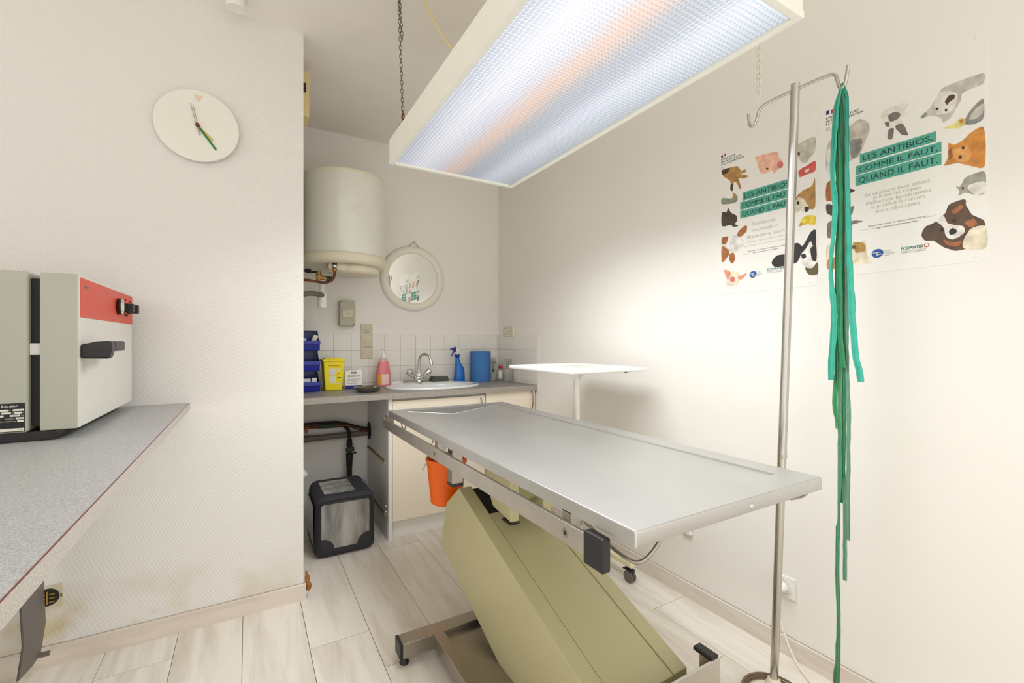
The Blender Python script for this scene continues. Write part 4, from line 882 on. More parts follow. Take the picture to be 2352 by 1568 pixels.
# ================================================================ WHITE INSTRUMENT STAND
st_ = thing('instrument_stand', (1.485, 1.87, 0), 'white wheeled instrument stand with a square tray beside the right wall', 'stand')
g = MB(); g.box(1.245, 1.710, 1.605, 2.150, 1.074, 1.080, .002).box(1.240, 1.262, 1.600, 2.155, 1.073, 1.092, .006).box(1.693, 1.715, 1.600, 2.155, 1.073, 1.092, .006).box(1.262, 1.693, 1.600, 1.622, 1.073, 1.092, .006).box(1.262, 1.693, 2.133, 2.155, 1.073, 1.092, .006); g.build('tray', 'stand_white', st_)
g = MB(); g.cyl((1.485, 1.87, .10), (1.485, 1.87, 1.074), .0165)
g.build('stand_post', 'stand_white', st_)
g = MB()
for d in ((1, 0), (-1, 0), (0, 1), (0, -1)):
    nx_, ny_ = -d[1] * .0015, d[0] * .0015
    g.poly_prism([(1.485 + d[0] * .016 + nx_, 1.87 + d[1] * .016 + ny_, 1.074), (1.485 + d[0] * .075 + nx_, 1.87 + d[1] * .075 + ny_, 1.074), (1.485 + d[0] * .016 + nx_, 1.87 + d[1] * .016 + ny_, 1.018)], (-2 * nx_, -2 * ny_, 0))
g.build('tray_gusset', 'stand_white', st_)
for x_, y_ in ((1.60, 1.62), (1.69, 1.75)): MB().box(x_ - .012, x_ + .012, y_ - .012, y_ + .012, 1.067, 1.075, .001).build('tray_clip', 'chrome', st_)
g = MB()
for xq in (1.675,): g.box(xq - .018, xq + .018, 1.655, 2.07, .078, .106, .005)
g.box(1.275, 1.657, 1.852, 1.888, .078, .106, .004).box(1.285, 1.321, 1.66, 2.07, .078, .106, .005); g.build('stand_base', 'ivory_paint', st_)
for x_, y_ in ((1.675, 1.685), (1.675, 2.04), (1.303, 1.69), (1.303, 2.04)):
    cs = MB(); cs.cyl((x_, y_, .079), (x_, y_, .060), .008).box(x_ - .016, x_ + .016, y_ - .026, y_ + .012, .046, .066, .004).box(x_ - .024, x_ + .002, y_ + .005, y_ + .022, .062, .069, .002)
    cs = cs.build('caster', 'black_plastic', st_)
    for s_ in (-1, 1): MB().lathe((x_ + s_ * .011 - .007, y_ - .006, .0300), [(0, 0), (.020, 0), (.0288, .002), (.0300, .005), (.0300, .009), (.0288, .012), (.017, .014), (0, .014)], axis='x', seg=32).build('wheel', 'anthracite', cs)

# ================================================================ DRIP STAND AND TIES
iv = thing('drip_stand', (1.596, .910, 0), 'steel drip stand with two hooks between the table and the right wall', 'drip stand')
pb, pt = Vector((1.594, .905, .02)), Vector((1.570, .820, 2.075))
g = MB(); g.cyl(pb, pt, .0135, seg=28); g.build('pole', 'steel_pole', iv)
g = MB(); mid = pb.lerp(pt, .40); g.cyl(mid - Vector((0, 0, .022)), mid + Vector((0, 0, .022)), .0146, .0136, seg=28); g.build('pole_sleeve', 'steel_pole', iv)
hk = [(1.562, .978, 2.042), (1.562, .976, 2.010), (1.561, .968, 1.990), (1.561, .956, 1.992), (1.561, .945, 2.012), (1.561, .938, 2.040), (1.562, .920, 2.052), (1.568, .822, 2.056), (1.572, .722, 2.056), (1.574, .703, 2.050), (1.575, .697, 2.022), (1.575, .692, 2.000), (1.575, .683, 1.997), (1.575, .676, 2.010), (1.575, .669, 2.060)]
MB().tube(hk, .0052, 12, smooth=3).build('hook_bar', 'steel_pole', iv)
g = MB(); g.lathe((1.545, .878, 0), [(0, 0), (.082, 0), (.083, .008), (.070, .014), (0, .016)], seg=48).lathe((1.594, .905, 0), [(.03, .010), (.022, .03), (.016, .04), (0, .04)], seg=24); g.build('stand_foot', 'cream_plastic', iv)
g = MB()
for k in range(3): g.tube([(1.545 + (.088 + .005 * k) * math.cos(a), .878 + (.088 + .003 * k) * math.sin(a), .006 + .008 * k) for a in [q * math.pi / 16 for q in range(32)]], .0042, 8, True)
tag(g.build('coiled_tube', 'cable_brown'), 'brown tubing coiled around the foot of the drip stand', 'tube')

def ribbon(label, pts, matn, seed):
    """cloth tie over the hook: pts = (dy, dx, z, width, twist degrees)"""
    rnd = random.Random(seed); P = []
    hy_, hz_ = .687, 2.004
    for (a, b) in zip(pts, pts[1:]):
        n = max(3, int((a[2] - b[2]) / .025))
        for k in range(n):
            t = k / n; t2 = t * t * (3 - 2 * t); P.append([a[i] + (b[i] - a[i]) * (t2 if i != 2 else t) for i in range(5)])
    P.append(list(pts[-1])); t_ = bmesh.new(); rows = []
    for k, (dy, dx, z_, w_, tw) in enumerate(P):
        fade = min(1, k / 6); dy += rnd.uniform(-.0007, .0007) * fade; tw += rnd.uniform(-8, 8) * fade; w_ *= 1 + rnd.uniform(-.10, .10) * fade
        a = math.radians(tw - 30); u = Vector((math.sin(a) * -1, math.cos(a), 0)); nn_ = Vector((u.y, -u.x, 0)); c = Vector((1.575 + dx, hy_ + dy, z_))
        n_f = 8; ph = seed * 1.7; sec = []
        for q in range(n_f + 1):
            s_ = q / n_f - .5; fold = .13 * w_ * math.sin(s_ * 11 + ph + k * .09) + .05 * w_ * math.sin(s_ * 23 + k * .21)
            sec.append((s_, fold))
        rows.append([t_.verts.new(c + u * w_ * s_ + nn_ * f_) for s_, f_ in sec] + [t_.verts.new(c + u * w_ * s_ + nn_ * (f_ - .0009)) for s_, f_ in sec[::-1]])
    for a, b in zip(rows, rows[1:]):
        for k in range(18): j = (k + 1) % 18; t_.faces.new([a[k], b[k], b[j], a[j]])
    t_.faces.new(rows[0]); t_.faces.new(rows[-1][::-1]); bmesh.ops.recalc_face_normals(t_, faces=t_.faces[:])
    g = MB(); g.merge(t_)
    return tag(g.build('cloth_tie', matn), label, 'tie', 'green cloth ties hung on the drip stand hook')
HT = 2.012   # loops over the hook
K = 1 / 846
def rb_(label, seq, matn, seed, dx):
    pts = []
    for i, (px, z_, w, tw) in enumerate(seq): pts.append(((1932 - px) * K, dx * min(1, i), z_, w * (1.12 if i else 1), tw))
    return ribbon(label, pts, matn, seed)
rb_('wide teal satin tie at the left of the hanging green bunch', [(1931, HT, .010, 0), (1921, 1.93, .020, 10), (1914, 1.75, .023, 5), (1921, 1.62, .018, 20), (1911, 1.45, .020, -5), (1919, 1.30, .016, 30), (1913, 1.10, .020, 5)], 'teal_silk', 1, -.010)
rb_('teal satin tie at the right of the bunch, its end kicked out sideways', [(1936, HT, .010, 0), (1945, 1.96, .014, 10), (1946, 1.75, .010, 30), (1951, 1.50, .012, 30), (1957, 1.30, .016, 10), (1962, 1.20, .015, 20), (1975, 1.10, .020, 0)], 'teal_silk', 2, -.002)
rb_('longest green gauze tie, reaching down almost to the floor', [(1931, HT, .008, 0), (1927, 1.90, .012, 30), (1929, 1.60, .011, 50), (1927, 1.30, .010, 30), (1926, 1.05, .012, 20), (1926, .85, .010, 40), (1924, .66, .006, 60), (1922, .645, .010, 30), (1921, .50, .011, 20), (1924, .38, .009, 40), (1923, .25, .012, 20), (1919, .17, .020, 0), (1922, .10, .026, -5)], 'green_gauze', 3, .004)
rb_('greyish green gauze tie that ends just below table height, frayed', [(1934, HT, .008, 0), (1938, 1.90, .009, 20), (1941, 1.50, .010, 50), (1942, 1.20, .012, 20), (1946, .98, .011, 30), (1945, .80, .009, 50), (1942, .70, .018, 10), (1944, .615, .017, 0)], 'sage_gauze', 4, .006)
rb_('narrow sage gauze tie, second longest of the bunch', [(1933, HT, .008, 0), (1934, 1.85, .010, 40), (1937, 1.50, .009, 10), (1935, 1.20, .008, 50), (1935, .95, .007, 40), (1932, .80, .010, 30), (1936, .70, .009, 20), (1936, .485, .010, 10)], 'sage_gauze', 5, .010)
rb_('dark green gauze tie in the middle of the bunch, ending at half height', [(1930, HT, .009, 0), (1927, 1.92, .015, 10), (1930, 1.70, .016, 30), (1929, 1.45, .015, 10), (1931, 1.25, .012, 40), (1938, 1.14, .014, 10)], 'dark_green_gauze', 6, -.006)
rb_('bright green twisted tie ending beside the table corner', [(1930, HT, .008, 0), (1924, 1.85, .012, 50), (1924, 1.60, .013, 20), (1922, 1.35, .012, 60), (1919, 1.15, .010, 10), (1916, 1.03, .012, 50), (1920, .95, .006, 20)], 'bright_green_gauze', 7, .001)
rb_('mid green gauze tie with a slanting cut end at table level', [(1932, HT, .008, 0), (1935, 1.88, .013, 30), (1934, 1.55, .012, 0), (1932, 1.25, .013, 40), (1930, 1.00, .009, 20), (1929, .80, .010, 50), (1929, .72, .012, 20)], 'bright_green_gauze', 8, .014)
rb_('slim dark green tie behind the teal ones, knotted near its end', [(1933, HT, .008, 0), (1940, 1.90, .012, 20), (1938, 1.65, .012, 50), (1936, 1.40, .011, 20), (1934, 1.22, .010, 40), (1935, 1.02, .007, 20), (1935, .86, .006, 50), (1933, .80, .007, 0)], 'dark_green_gauze', 9, .009)

# ================================================================ RIGHT WALL: socket, cable, plate
ws = thing('wall_socket', (1.82, .988, .22), 'white wall socket low on the right wall with a plug in it', 'socket')
MB().box(1.811, 1.82, .948, 1.030, .221, .303, .003).build('socket_plate', 'white_plastic', ws)
g = MB(); g.lathe((1.811, .990, .262), [(0, .004), (.026, .004), (.028, -.002), (.032, -.002), (.032, .001)], axis='x', seg=36); g.build('socket_ring', 'white_plastic', ws)
pg = thing('power_plug', (1.79, .990, .23), 'white plug with its cable running down from the right wall socket to the floor', 'plug')
g = MB(); g.lathe((1.8095, .990, .262), [(0, 0), (.018, 0), (.019, -.010), (.013, -.026), (.011, -.032), (0, -.034)], axis='x', seg=24).cyl((1.785, .992, .262), (1.781, .996, .225), .0085, .005); g.build('plug_body', 'white_plastic', pg)
MB().tube([(1.781, .996, .228), (1.779, .998, .20), (1.778, .985, .14), (1.774, .960, .08), (1.765, .925, .03), (1.748, .880, .006), (1.730, .850, .004), (1.700, .80, .004), (1.66, .70, .004), (1.63, .55, .004)], .0034, 8, smooth=3).build('cable', 'cable_white', pg)
g = MB(); g.box(1.800, 1.82, 1.415, 1.470, .300, .365, .008, 3); tag(g.build('door_stop', 'white_plastic'), 'small white door stop on the right wall glimpsed under the edge of the steel table', 'door stop')
# ================================================================ POSTERS
SHEETS={'p1': (1.289, 0.874, 1.428), 'p2': (0.869, 0.429, 1.452)}
PICS={'p1': {'goat_kid_picture': [('tan', [(0.027, 0.551), (0.096, 0.548), (0.117, 0.522), (0.135, 0.522), (0.137, 0.509), (0.117, 0.507), (0.151, 0.488), (0.127, 0.485), (0.108, 0.491), (0.117, 0.45), (0.11, 0.447), (0.094, 0.48), (0.083, 0.48), (0.078, 0.448), (0.069, 0.454), (0.067, 0.491), (0.042, 0.516), (0.031, 0.529)]), ('umber', [(0.028, 0.552), (0.064, 0.551), (0.056, 0.535), (0.033, 0.532)]), ('umber', [(0.069, 0.477), (0.079, 0.476), (0.078, 0.447), (0.068, 0.454)])], 'pig_picture': [('pink', [(0.181, 0.558), (0.268, 0.548), (0.276, 0.524), (0.291, 0.501), (0.292, 0.483), (0.274, 0.476), (0.256, 0.464), (0.25, 0.478), (0.225, 0.477), (0.206, 0.48), (0.19, 0.517), (0.19, 0.529)]), ('rose', [(0.273, 0.506), (0.289, 0.5), (0.293, 0.485), (0.286, 0.477), (0.274, 0.484), (0.27, 0.496)]), ('umber', [(0.225, 0.497), (0.234, 0.495), (0.234, 0.488), (0.225, 0.491)])], 'pony_picture': [('palegrey', [(0.341, 0.543), (0.366, 0.551), (0.409, 0.552), (0.409, 0.5), (0.393, 0.483), (0.374, 0.464), (0.355, 0.485), (0.344, 0.512)]), ('umber', [(0.348, 0.516), (0.355, 0.513), (0.355, 0.503), (0.349, 0.504)])], 'hen_picture': [('red', [(0.349, 0.44), (0.358, 0.449), (0.377, 0.454), (0.409, 0.463), (0.409, 0.426), (0.377, 0.422), (0.355, 0.419)]), ('cream', [(0.371, 0.439), (0.388, 0.442), (0.386, 0.431), (0.376, 0.43)])], 'goose_picture': [('sage', [(0.027, 0.429), (0.071, 0.415), (0.082, 0.427), (0.085, 0.436), (0.101, 0.415), (0.099, 0.397), (0.078, 0.392), (0.027, 0.402)]), ('ochre', [(0.08, 0.428), (0.085, 0.437), (0.096, 0.42), (0.087, 0.414)])], 'dark_calf_picture': [('darkbrown', [(0.027, 0.364), (0.049, 0.361), (0.056, 0.377), (0.071, 0.354), (0.096, 0.334), (0.099, 0.314), (0.089, 0.3), (0.105, 0.288), (0.082, 0.289), (0.067, 0.301), (0.027, 0.305)])], 'brown_calf_picture': [('palewhite', [(0.027, 0.252), (0.092, 0.251), (0.127, 0.223), (0.128, 0.2), (0.106, 0.183), (0.078, 0.181), (0.027, 0.212)]), ('rust', [(0.096, 0.252), (0.12, 0.276), (0.142, 0.282), (0.142, 0.259), (0.117, 0.24)]), ('rust', [(0.027, 0.215), (0.062, 0.188), (0.056, 0.166), (0.027, 0.144)]), ('rust', [(0.062, 0.172), (0.082, 0.178), (0.091, 0.15), (0.078, 0.131), (0.064, 0.145)]), ('rust', [(0.027, 0.252), (0.056, 0.252), (0.049, 0.224), (0.028, 0.225)])], 'piglet_picture': [('cream', [(0.05, 0.038), (0.051, 0.079), (0.067, 0.096), (0.098, 0.092), (0.11, 0.072), (0.101, 0.036), (0.078, 0.034)]), ('rosepale', [(0.038, 0.11), (0.069, 0.094), (0.055, 0.064), (0.042, 0.087)]), ('rosepale', [(0.103, 0.07), (0.143, 0.081), (0.124, 0.059), (0.108, 0.058)]), ('rose', [(0.068, 0.071), (0.088, 0.07), (0.089, 0.054), (0.078, 0.05), (0.068, 0.056)])], 'fawn_picture': [('tan', [(0.344, 0.348), (0.366, 0.365), (0.398, 0.373), (0.409, 0.398), (0.409, 0.293), (0.388, 0.29), (0.366, 0.319)]), ('cream', [(0.33, 0.358), (0.344, 0.349), (0.371, 0.329), (0.389, 0.29), (0.374, 0.279), (0.358, 0.292), (0.333, 0.289)]), ('ink', [(0.371, 0.3), (0.385, 0.299), (0.388, 0.287), (0.376, 0.28)]), ('ink', [(0.344, 0.328), (0.353, 0.327), (0.353, 0.315), (0.345, 0.318)]), ('rust', [(0.33, 0.358), (0.347, 0.342), (0.338, 0.335), (0.33, 0.343)])], 'chick_picture': [('yellow', [(0.356, 0.245), (0.363, 0.258), (0.379, 0.267), (0.409, 0.259), (0.409, 0.225), (0.382, 0.234), (0.366, 0.232)]), ('ochre', [(0.354, 0.23), (0.357, 0.245), (0.369, 0.24)])], 'cow_picture': [('ink', [(0.247, 0.11), (0.268, 0.134), (0.321, 0.135), (0.327, 0.166), (0.349, 0.169), (0.366, 0.156), (0.393, 0.2), (0.411, 0.205), (0.411, 0.142), (0.393, 0.134), (0.355, 0.112), (0.344, 0.096), (0.31, 0.089), (0.262, 0.09)]), ('palewhite', [(0.356, 0.117), (0.377, 0.143), (0.393, 0.168), (0.401, 0.15), (0.413, 0.142), (0.415, 0.048), (0.393, 0.048), (0.371, 0.074)]), ('ink', [(0.393, 0.14), (0.413, 0.148), (0.413, 0.091), (0.398, 0.099)]), ('ink', [(0.36, 0.122), (0.374, 0.123), (0.378, 0.111), (0.366, 0.106)]), ('olive', [(0.374, 0.071), (0.398, 0.065), (0.417, 0.085), (0.417, 0.042), (0.388, 0.043)])]}, 'p2': {'sheepdog_picture': [('palegrey', [(0.1, 0.521), (0.129, 0.534), (0.152, 0.516), (0.16, 0.486), (0.147, 0.452), (0.129, 0.409), (0.102, 0.4), (0.03, 0.384), (0.028, 0.473), (0.054, 0.513)]), ('palewhite', [(0.03, 0.461), (0.064, 0.471), (0.064, 0.405), (0.031, 0.383)]), ('grey', [(0.102, 0.467), (0.138, 0.464), (0.129, 0.42), (0.107, 0.407)])], 'white_calf_picture': [('palewhite', [(0.192, 0.529), (0.259, 0.534), (0.263, 0.508), (0.251, 0.474), (0.247, 0.468), (0.229, 0.466), (0.213, 0.472), (0.201, 0.49)]), ('greybrown', [(0.211, 0.51), (0.227, 0.516), (0.243, 0.503), (0.237, 0.489), (0.217, 0.489)]), ('greybrown', [(0.229, 0.467), (0.249, 0.468), (0.262, 0.428), (0.245, 0.437)]), ('greybrown', [(0.213, 0.465), (0.226, 0.463), (0.223, 0.433), (0.214, 0.431), (0.209, 0.441)]), ('greybrown', [(0.202, 0.492), (0.213, 0.489), (0.213, 0.475), (0.205, 0.479)])], 'white_dog_picture': [('lightgrey', [(0.293, 0.468), (0.315, 0.489), (0.337, 0.522), (0.351, 0.538), (0.432, 0.537), (0.432, 0.507), (0.391, 0.501), (0.385, 0.477), (0.364, 0.44), (0.346, 0.432), (0.342, 0.447), (0.319, 0.464)]), ('palewhite', [(0.326, 0.503), (0.347, 0.526), (0.375, 0.508), (0.378, 0.48), (0.361, 0.455), (0.333, 0.463)]), ('umber', [(0.351, 0.494), (0.361, 0.507), (0.373, 0.503), (0.372, 0.492), (0.361, 0.487), (0.356, 0.48)]), ('ink', [(0.33, 0.483), (0.336, 0.48), (0.336, 0.475), (0.33, 0.477)]), ('ink', [(0.351, 0.469), (0.356, 0.468), (0.356, 0.462), (0.351, 0.464)]), ('grey', [(0.293, 0.468), (0.304, 0.48), (0.312, 0.472), (0.301, 0.465)])], 'cockatiel_picture': [('grey', [(0.395, 0.42), (0.408, 0.444), (0.433, 0.463), (0.434, 0.408), (0.414, 0.398), (0.395, 0.406)]), ('lightgrey', [(0.404, 0.419), (0.417, 0.44), (0.433, 0.45), (0.433, 0.424), (0.417, 0.413)]), ('paleyellow', [(0.347, 0.414), (0.371, 0.417), (0.383, 0.427), (0.395, 0.422), (0.395, 0.405), (0.378, 0.402)]), ('orange', [(0.383, 0.423), (0.391, 0.423), (0.391, 0.414), (0.384, 0.415)])], 'orange_cat_picture': [('orange', [(0.349, 0.301), (0.358, 0.323), (0.359, 0.364), (0.371, 0.355), (0.391, 0.361), (0.408, 0.377), (0.435, 0.379), (0.436, 0.27), (0.408, 0.279), (0.381, 0.297), (0.361, 0.299)]), ('paleorange', [(0.364, 0.339), (0.395, 0.342), (0.408, 0.324), (0.404, 0.298), (0.378, 0.303)]), ('rust', [(0.359, 0.341), (0.366, 0.346), (0.368, 0.32), (0.361, 0.313)]), ('umber', [(0.388, 0.342), (0.394, 0.342), (0.394, 0.334), (0.389, 0.335)]), ('umber', [(0.381, 0.319), (0.388, 0.317), (0.388, 0.308), (0.382, 0.309)])], 'grey_kitten_picture': [('sagegrey', [(0.375, 0.231), (0.384, 0.226), (0.395, 0.248), (0.414, 0.255), (0.437, 0.252), (0.437, 0.193), (0.414, 0.195), (0.395, 0.205), (0.381, 0.2), (0.383, 0.215)]), ('palewhite', [(0.401, 0.223), (0.437, 0.226), (0.437, 0.193), (0.414, 0.196)]), ('umber', [(0.388, 0.223), (0.393, 0.222), (0.393, 0.216), (0.389, 0.217)])], 'puppy_picture': [('puppybrown', [(0.296, 0.101), (0.304, 0.124), (0.326, 0.133), (0.351, 0.155), (0.361, 0.18), (0.395, 0.186), (0.398, 0.166), (0.411, 0.136), (0.433, 0.117), (0.438, 0.094), (0.438, 0.055), (0.417, 0.039), (0.395, 0.039), (0.375, 0.038), (0.347, 0.054), (0.326, 0.077), (0.304, 0.083)]), ('cream', [(0.408, 0.097), (0.438, 0.097), (0.438, 0.035), (0.395, 0.04), (0.391, 0.064)]), ('palewhite', [(0.33, 0.14), (0.348, 0.149), (0.358, 0.123), (0.391, 0.107), (0.395, 0.09), (0.381, 0.077), (0.366, 0.074), (0.354, 0.084), (0.347, 0.114), (0.337, 0.128)]), ('rust', [(0.395, 0.117), (0.414, 0.125), (0.421, 0.108), (0.408, 0.099)]), ('rust', [(0.364, 0.156), (0.385, 0.172), (0.391, 0.163), (0.375, 0.149)]), ('rust', [(0.347, 0.077), (0.368, 0.064), (0.388, 0.065), (0.381, 0.05), (0.358, 0.057)]), ('ink', [(0.36, 0.1), (0.368, 0.107), (0.378, 0.098), (0.375, 0.09), (0.364, 0.087)]), ('ink', [(0.368, 0.132), (0.375, 0.133), (0.375, 0.124), (0.369, 0.124)]), ('ink', [(0.341, 0.112), (0.347, 0.112), (0.348, 0.104), (0.342, 0.103)])], 'longhair_cat_picture': [('cream', [(0.03, 0.117), (0.107, 0.113), (0.129, 0.109), (0.147, 0.113), (0.152, 0.063), (0.167, 0.035), (0.111, 0.033), (0.034, 0.027)]), ('ochre', [(0.111, 0.112), (0.143, 0.104), (0.147, 0.077), (0.12, 0.076)]), ('olive', [(0.106, 0.103), (0.118, 0.101), (0.118, 0.09), (0.107, 0.092)]), ('tan', [(0.032, 0.066), (0.079, 0.07), (0.111, 0.043), (0.035, 0.028)])], 'chestnut_horse_picture': [('rust', [(0.027, 0.34), (0.047, 0.349), (0.064, 0.318), (0.064, 0.28), (0.027, 0.281)])], 'horse_ear_picture': [('umber', [(0.097, 0.305), (0.117, 0.292), (0.1, 0.288)])], 'donkey_picture': [('darkbrown', [(0.027, 0.267), (0.047, 0.258), (0.054, 0.219), (0.028, 0.235)])], 'donkey_ear_picture': [('greybrown', [(0.104, 0.237), (0.114, 0.238), (0.108, 0.212), (0.1, 0.208)])], 'hare_ear_picture': [('greybrown', [(0.097, 0.187), (0.118, 0.188), (0.14, 0.179), (0.102, 0.176)])], 'hare_picture': [('greybrown', [(0.03, 0.195), (0.05, 0.202), (0.054, 0.151), (0.031, 0.144)])]}}
MARKS={'p1': {'ban1': [(0.124, 0.426), (0.124, 0.391), (0.326, 0.427)], 'ban2': [(0.113, 0.387), (0.113, 0.354), (0.326, 0.388)], 'ban3': [(0.113, 0.35), (0.115, 0.317), (0.326, 0.341)], 'min': [(0.023, 0.612), (0.023, 0.58), (0.133, 0.581)], 'flagb': [(0.023, 0.619), (0.032, 0.608)], 'flagr': [(0.038, 0.622), (0.047, 0.609)], 'bio': [(0.167, 0.288), (0.265, 0.278)], 'vac': [(0.164, 0.265), (0.273, 0.258)], 'bien': [(0.144, 0.239), (0.307, 0.224)], 'emp': [(0.144, 0.216), (0.31, 0.214)], 'pour': [(0.133, 0.196), (0.31, 0.199)], 'dec': [(0.146, 0.169), (0.31, 0.166)], 'agr': [(0.169, 0.16), (0.273, 0.161)], 'logo': [(0.154, 0.072), (0.186, 0.068)], 'eco': [(0.23, 0.079), (0.304, 0.078)], 'line': [(0.124, 0.16), (0.161, 0.159)], 'side': [(0.188, 0.072), (0.21, 0.071)], 'topline': [(0.078, 0.534), (0.409, 0.552)]}, 'p2': {'ban1': [(0.131, 0.412), (0.131, 0.38), (0.331, 0.416)], 'ban2': [(0.119, 0.375), (0.119, 0.344), (0.343, 0.378)], 'ban3': [(0.118, 0.341), (0.118, 0.306), (0.343, 0.341)], 'min': [(0.026, 0.591), (0.026, 0.566), (0.143, 0.565)], 'flagb': [(0.026, 0.606), (0.036, 0.592)], 'flagr': [(0.041, 0.605), (0.05, 0.59)], 't1': [(0.146, 0.263), (0.318, 0.264)], 't2': [(0.169, 0.246), (0.295, 0.25)], 't3': [(0.148, 0.231), (0.318, 0.234)], 't4': [(0.163, 0.215), (0.304, 0.219)], 't5': [(0.176, 0.199), (0.291, 0.201)], 'dec': [(0.155, 0.156), (0.309, 0.16)], 'agr': [(0.18, 0.146), (0.286, 0.151)], 'logo': [(0.165, 0.063), (0.198, 0.057)], 'eco': [(0.245, 0.062), (0.299, 0.063)], 'line': [(0.133, 0.149), (0.18, 0.15)], 'line2': [(0.291, 0.154), (0.331, 0.153)], 'side': [(0.201, 0.06), (0.229, 0.059)], 'ecob': [(0.245, 0.053), (0.31, 0.054)], 'ring': [(0.307, 0.067), (0.312, 0.07)]}}

rp = random.Random(3)
def smooth2(P, n=5):
    # curve through the outline points, with the slightly ragged edge of fur
    q = []; m_ = len(P)
    for i in range(m_):
        a, b, c, d = P[i - 1], P[i], P[(i + 1) % m_], P[(i + 2) % m_]
        for k in range(n):
            t = k / n; q.append(tuple(((1 - t) ** 3 * b[j] + 3 * (1 - t) ** 2 * t * (b[j] + (c[j] - a[j]) / 8) + 3 * (1 - t) * t * t * (c[j] - (d[j] - b[j]) / 8) + t ** 3 * c[j]) + rp.uniform(-.0005, .0005) for j in (0, 1)))
    return q
def poster(key, label, H, words, names):
    yl, yr, zb = SHEETS[key]; Wd = yl - yr; XW = 1.82
    ps = thing('poster', (XW, (yl + yr) / 2, zb), label, 'poster')
    MB(False).box(XW - .0012, XW, yr, yl, zb, zb + H).build('poster_sheet', 'poster_paper', ps)
    lvl = [0]
    def P3(a, b, k): return (XW - .0013 - .00012 * k, yl - a, zb + b)
    for name, shapes in PICS[key].items():
        g = MB(False); mats = []
        for k, (c, P) in enumerate(shapes):
            mn = 'print_' + c
            if mn not in mats: mats.append(mn)
            g.mi = mats.index(mn)
            f = g.bm.faces.new([g.bm.verts.new(P3(a, b, k + 1)) for a, b in smooth2(P)]); f.material_index = g.mi
            f.normal_update()
            if f.normal.x > 0: f.normal_flip()
        bmesh.ops.triangulate(g.bm, faces=g.bm.faces[:])
        g.build(name, mats, ps)
    Rt, Up = (0, -1, 0), (0, 0, 1); mk = MARKS[key]
    def rect(g, a0, a1, b0, b1, k=1):
        f = g.bm.faces.new([g.bm.verts.new(P3(a, b, k)) for a, b in ((a0, b0), (a1, b0), (a1, b1), (a0, b1))]); f.material_index = g.mi
        f.normal_update()
        if f.normal.x > 0: f.normal_flip()
    g = MB(False)
    for i in (1, 2, 3):
        (a0, bt), (_, bb), (a1, _2) = mk['ban%d' % i]; rect(g, a0, a1, bb, bt, 2)
    bn = g.build('title_banner', 'banner_teal', ps)
    g = MB(False)
    for i, s in enumerate(('LES ANTIBIOS,', 'COMME IL FAUT,', 'QUAND IL FAUT.')):
        (a0, bt), (_, bb), (a1, _2) = mk['ban%d' % (i + 1)]; hh = (bt - bb)
        text(g, s, P3(a0 + .009, bb + hh * .22, 3), Rt, Up, hh * .56, a1 - a0 - .018 if key == 'p2' else a1 - a0 - .014, .010)
    g.build('title_lettering', 'banner_text', bn)
    g = MB(False)
    for s, a, b, w, h in words: text(g, s, P3(a, b, 1), Rt, Up, h, w, 0)
    g.build('body_text', 'pale_text', ps)
    g = MB(False); a0, b0 = mk['min'][0]; aw = mk['min'][2][0] - a0; b1 = mk['min'][1][1]
    for i, (s, w) in enumerate((('MINISTÈRE', .62), ("DE L'AGRICULTURE", .88), ("ET DE L'ALIMENTATION", 1.0))): text(g, s, P3(a0, b0 - .0155 - i * .0112, 1), Rt, Up, .0072, aw * w * .98, .03)
    for i in range(3): text(g, ('Liberté', 'Égalité', 'Fraternité')[i], P3(a0, b0 - .049 - i * .005, 1), Rt, Up, .0026, .014)
    g.build('ministry_text', 'print_ink', ps); g = MB(False)
    (da, db), (de, _) = mk['dec']; text(g, 'Découvrez toutes les bonnes pratiques sur', P3(da, db, 1), Rt, Up, .0048, de - da + (.03 if key == 'p1' else 0), .015)
    (da, db), (de, _) = mk['agr']; text(g, 'agriculture.gouv.fr/ecoantibio', P3(da, db, 1), Rt, Up, .0048, de - da, .015)
    for n_ in ('line', 'line2'):
        if n_ in mk: (a, b), (c, d) = mk[n_]; rect(g, a, c, b - .0003, b + .0003)
    g.build('website_text', 'print_ink', ps); g = MB(False)
    (sa, sb_), (sc, _) = mk['side']
    for i, s in enumerate(('ILS SONT', 'PRÉCIEUX,', 'UTILISONS-LES', 'MIEUX')): text(g, s, P3(sa, sb_ + .006 - i * .005, 1), Rt, Up, .0030, (sc - sa) * (.6, .75, 1, .5)[i])
    g.build('slogan_text', 'print_ink', ps); g = MB(False)
    (ea, eb), (ee, _) = mk['eco']
    for i, s in enumerate(("RÉDUIRE L'UTILISATION DES", 'ANTIBIOTIQUES VÉTÉRINAIRES')): text(g, s, P3(ea, eb - .006 - i * .005, 1), Rt, Up, .0028, .062)
    g.build('subtitle_text', 'print_ink', ps)
    g = MB(False); text(g, 'ÉCOANTIBI', P3(ea, eb, 1), Rt, Up, .0095, ee - ea if key == 'p2' else .060, .03); g.build('brand_lettering', 'teal_text', ps)
    g = MB(False); cO = Vector(P3(ea + (ee - ea if key == 'p2' else .060) + .009, eb + .005, 1)); nseg = 24; ri, ro = .0042, .0066
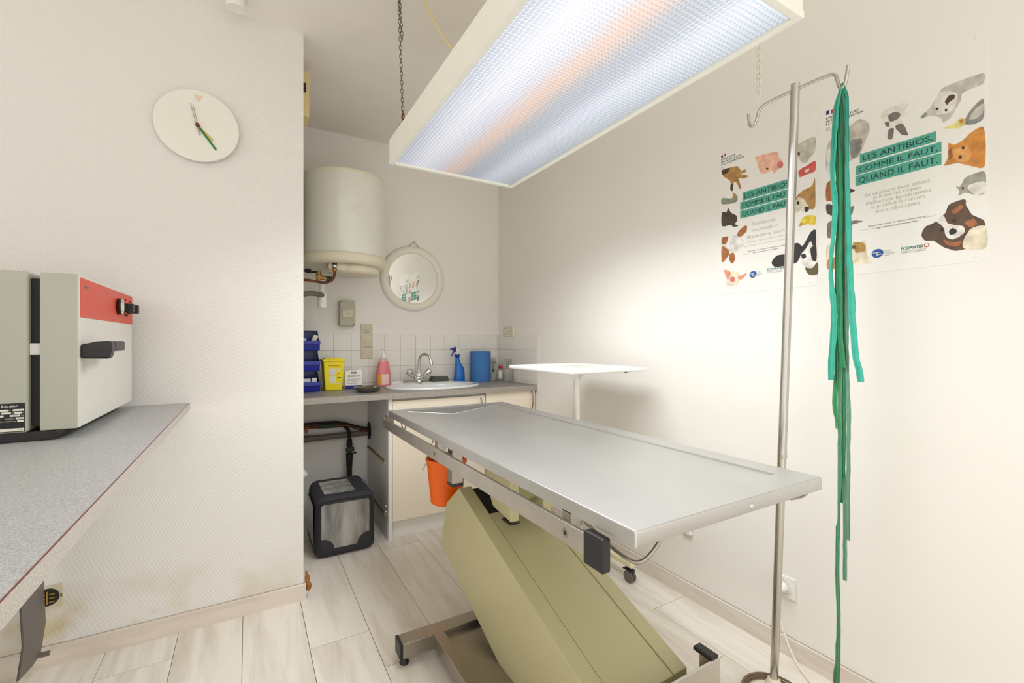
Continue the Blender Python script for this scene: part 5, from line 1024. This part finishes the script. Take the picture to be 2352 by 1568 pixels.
    for k in range(3, nseg):
        a, b = 2 * math.pi * k / nseg + 1.0, 2 * math.pi * (k + 1) / nseg + 1.0
        q = [(ri, a), (ro, a), (ro, b), (ri, b)]; g.bm.faces.new([g.bm.verts.new(cO + Vector((0, -r_ * math.cos(t), r_ * math.sin(t)))) for r_, t in q])
    g.build('ring_logo', 'flag_red', ps)
    g = MB(False); (a, b), (c, _) = mk['logo']; rc = (c - a) / 2; cc = P3((a + c) / 2, b, 1)
    f = g.bm.faces.new([g.bm.verts.new((cc[0], cc[1] - rc * math.cos(t), cc[2] + rc * .88 * math.sin(t))) for t in [2 * math.pi * k / 32 for k in range(32)]])
    lg = g.build('round_logo', 'logo_blue', ps)
    g = MB(False); am = (a + c) / 2
    text(g, 'ANTIBIO', P3(am - rc * .82, b + .001, 2), Rt, Up, .0042, rc * 1.1, .03); text(g, 'TIQUES', P3(am - rc * .2, b - .006, 2), Rt, Up, .0042, rc, .03); rect(g, am - rc * .15, am, b - .008, b + .002, 2)
    g.build('logo_lettering', 'label_white', lg)
    g = MB(False); (a, b), (c, d) = mk['flagb']; rect(g, a, c, d, b); g.mi = 1; (a, b), (c, d) = mk['flagr']; rect(g, a, c, d, b); g.build('flag_mark', ['flag_blue', 'flag_red'], ps)
    # drawing pins / tape at the corners
    for a in (.02, Wd - .02):
        for b in (.015, H - .015): MB().lathe(P3(a, b, 0), [(0, -.0008), (.006, -.0008), (.0065, 0)], axis='x', seg=16).build('adhesive_dot', 'poster_paper', ps)
    return ps
w1_ = [('Biosécurité', .165, .275, .098, .014), ('Vaccination', .162, .250, .112, .014), ('Bien-être animal', .144, .224, .178, .014), ('Empêcher les maladies bactériennes', .144, .207, .178, .006), ('pour éviter des traitements antibiotiques', .133, .192, .200, .006)]
w2_ = [('En vaccinant mon animal,', .146, .261, .172, .0125), ('je limite les risques', .169, .247, .126, .0125), ("d'infections bactériennes", .148, .231, .170, .0125), ('et je réduis le recours', .163, .216, .141, .0125), ('aux antibiotiques', .176, .199, .115, .0125)]
poster('p1', 'smaller-looking poster left of the drip pole with farm animals around a teal title', .655, w1_, 0)
poster('p2', 'poster behind the green ties with cats, a puppy and other pets around a teal title', .665, w2_, 0)
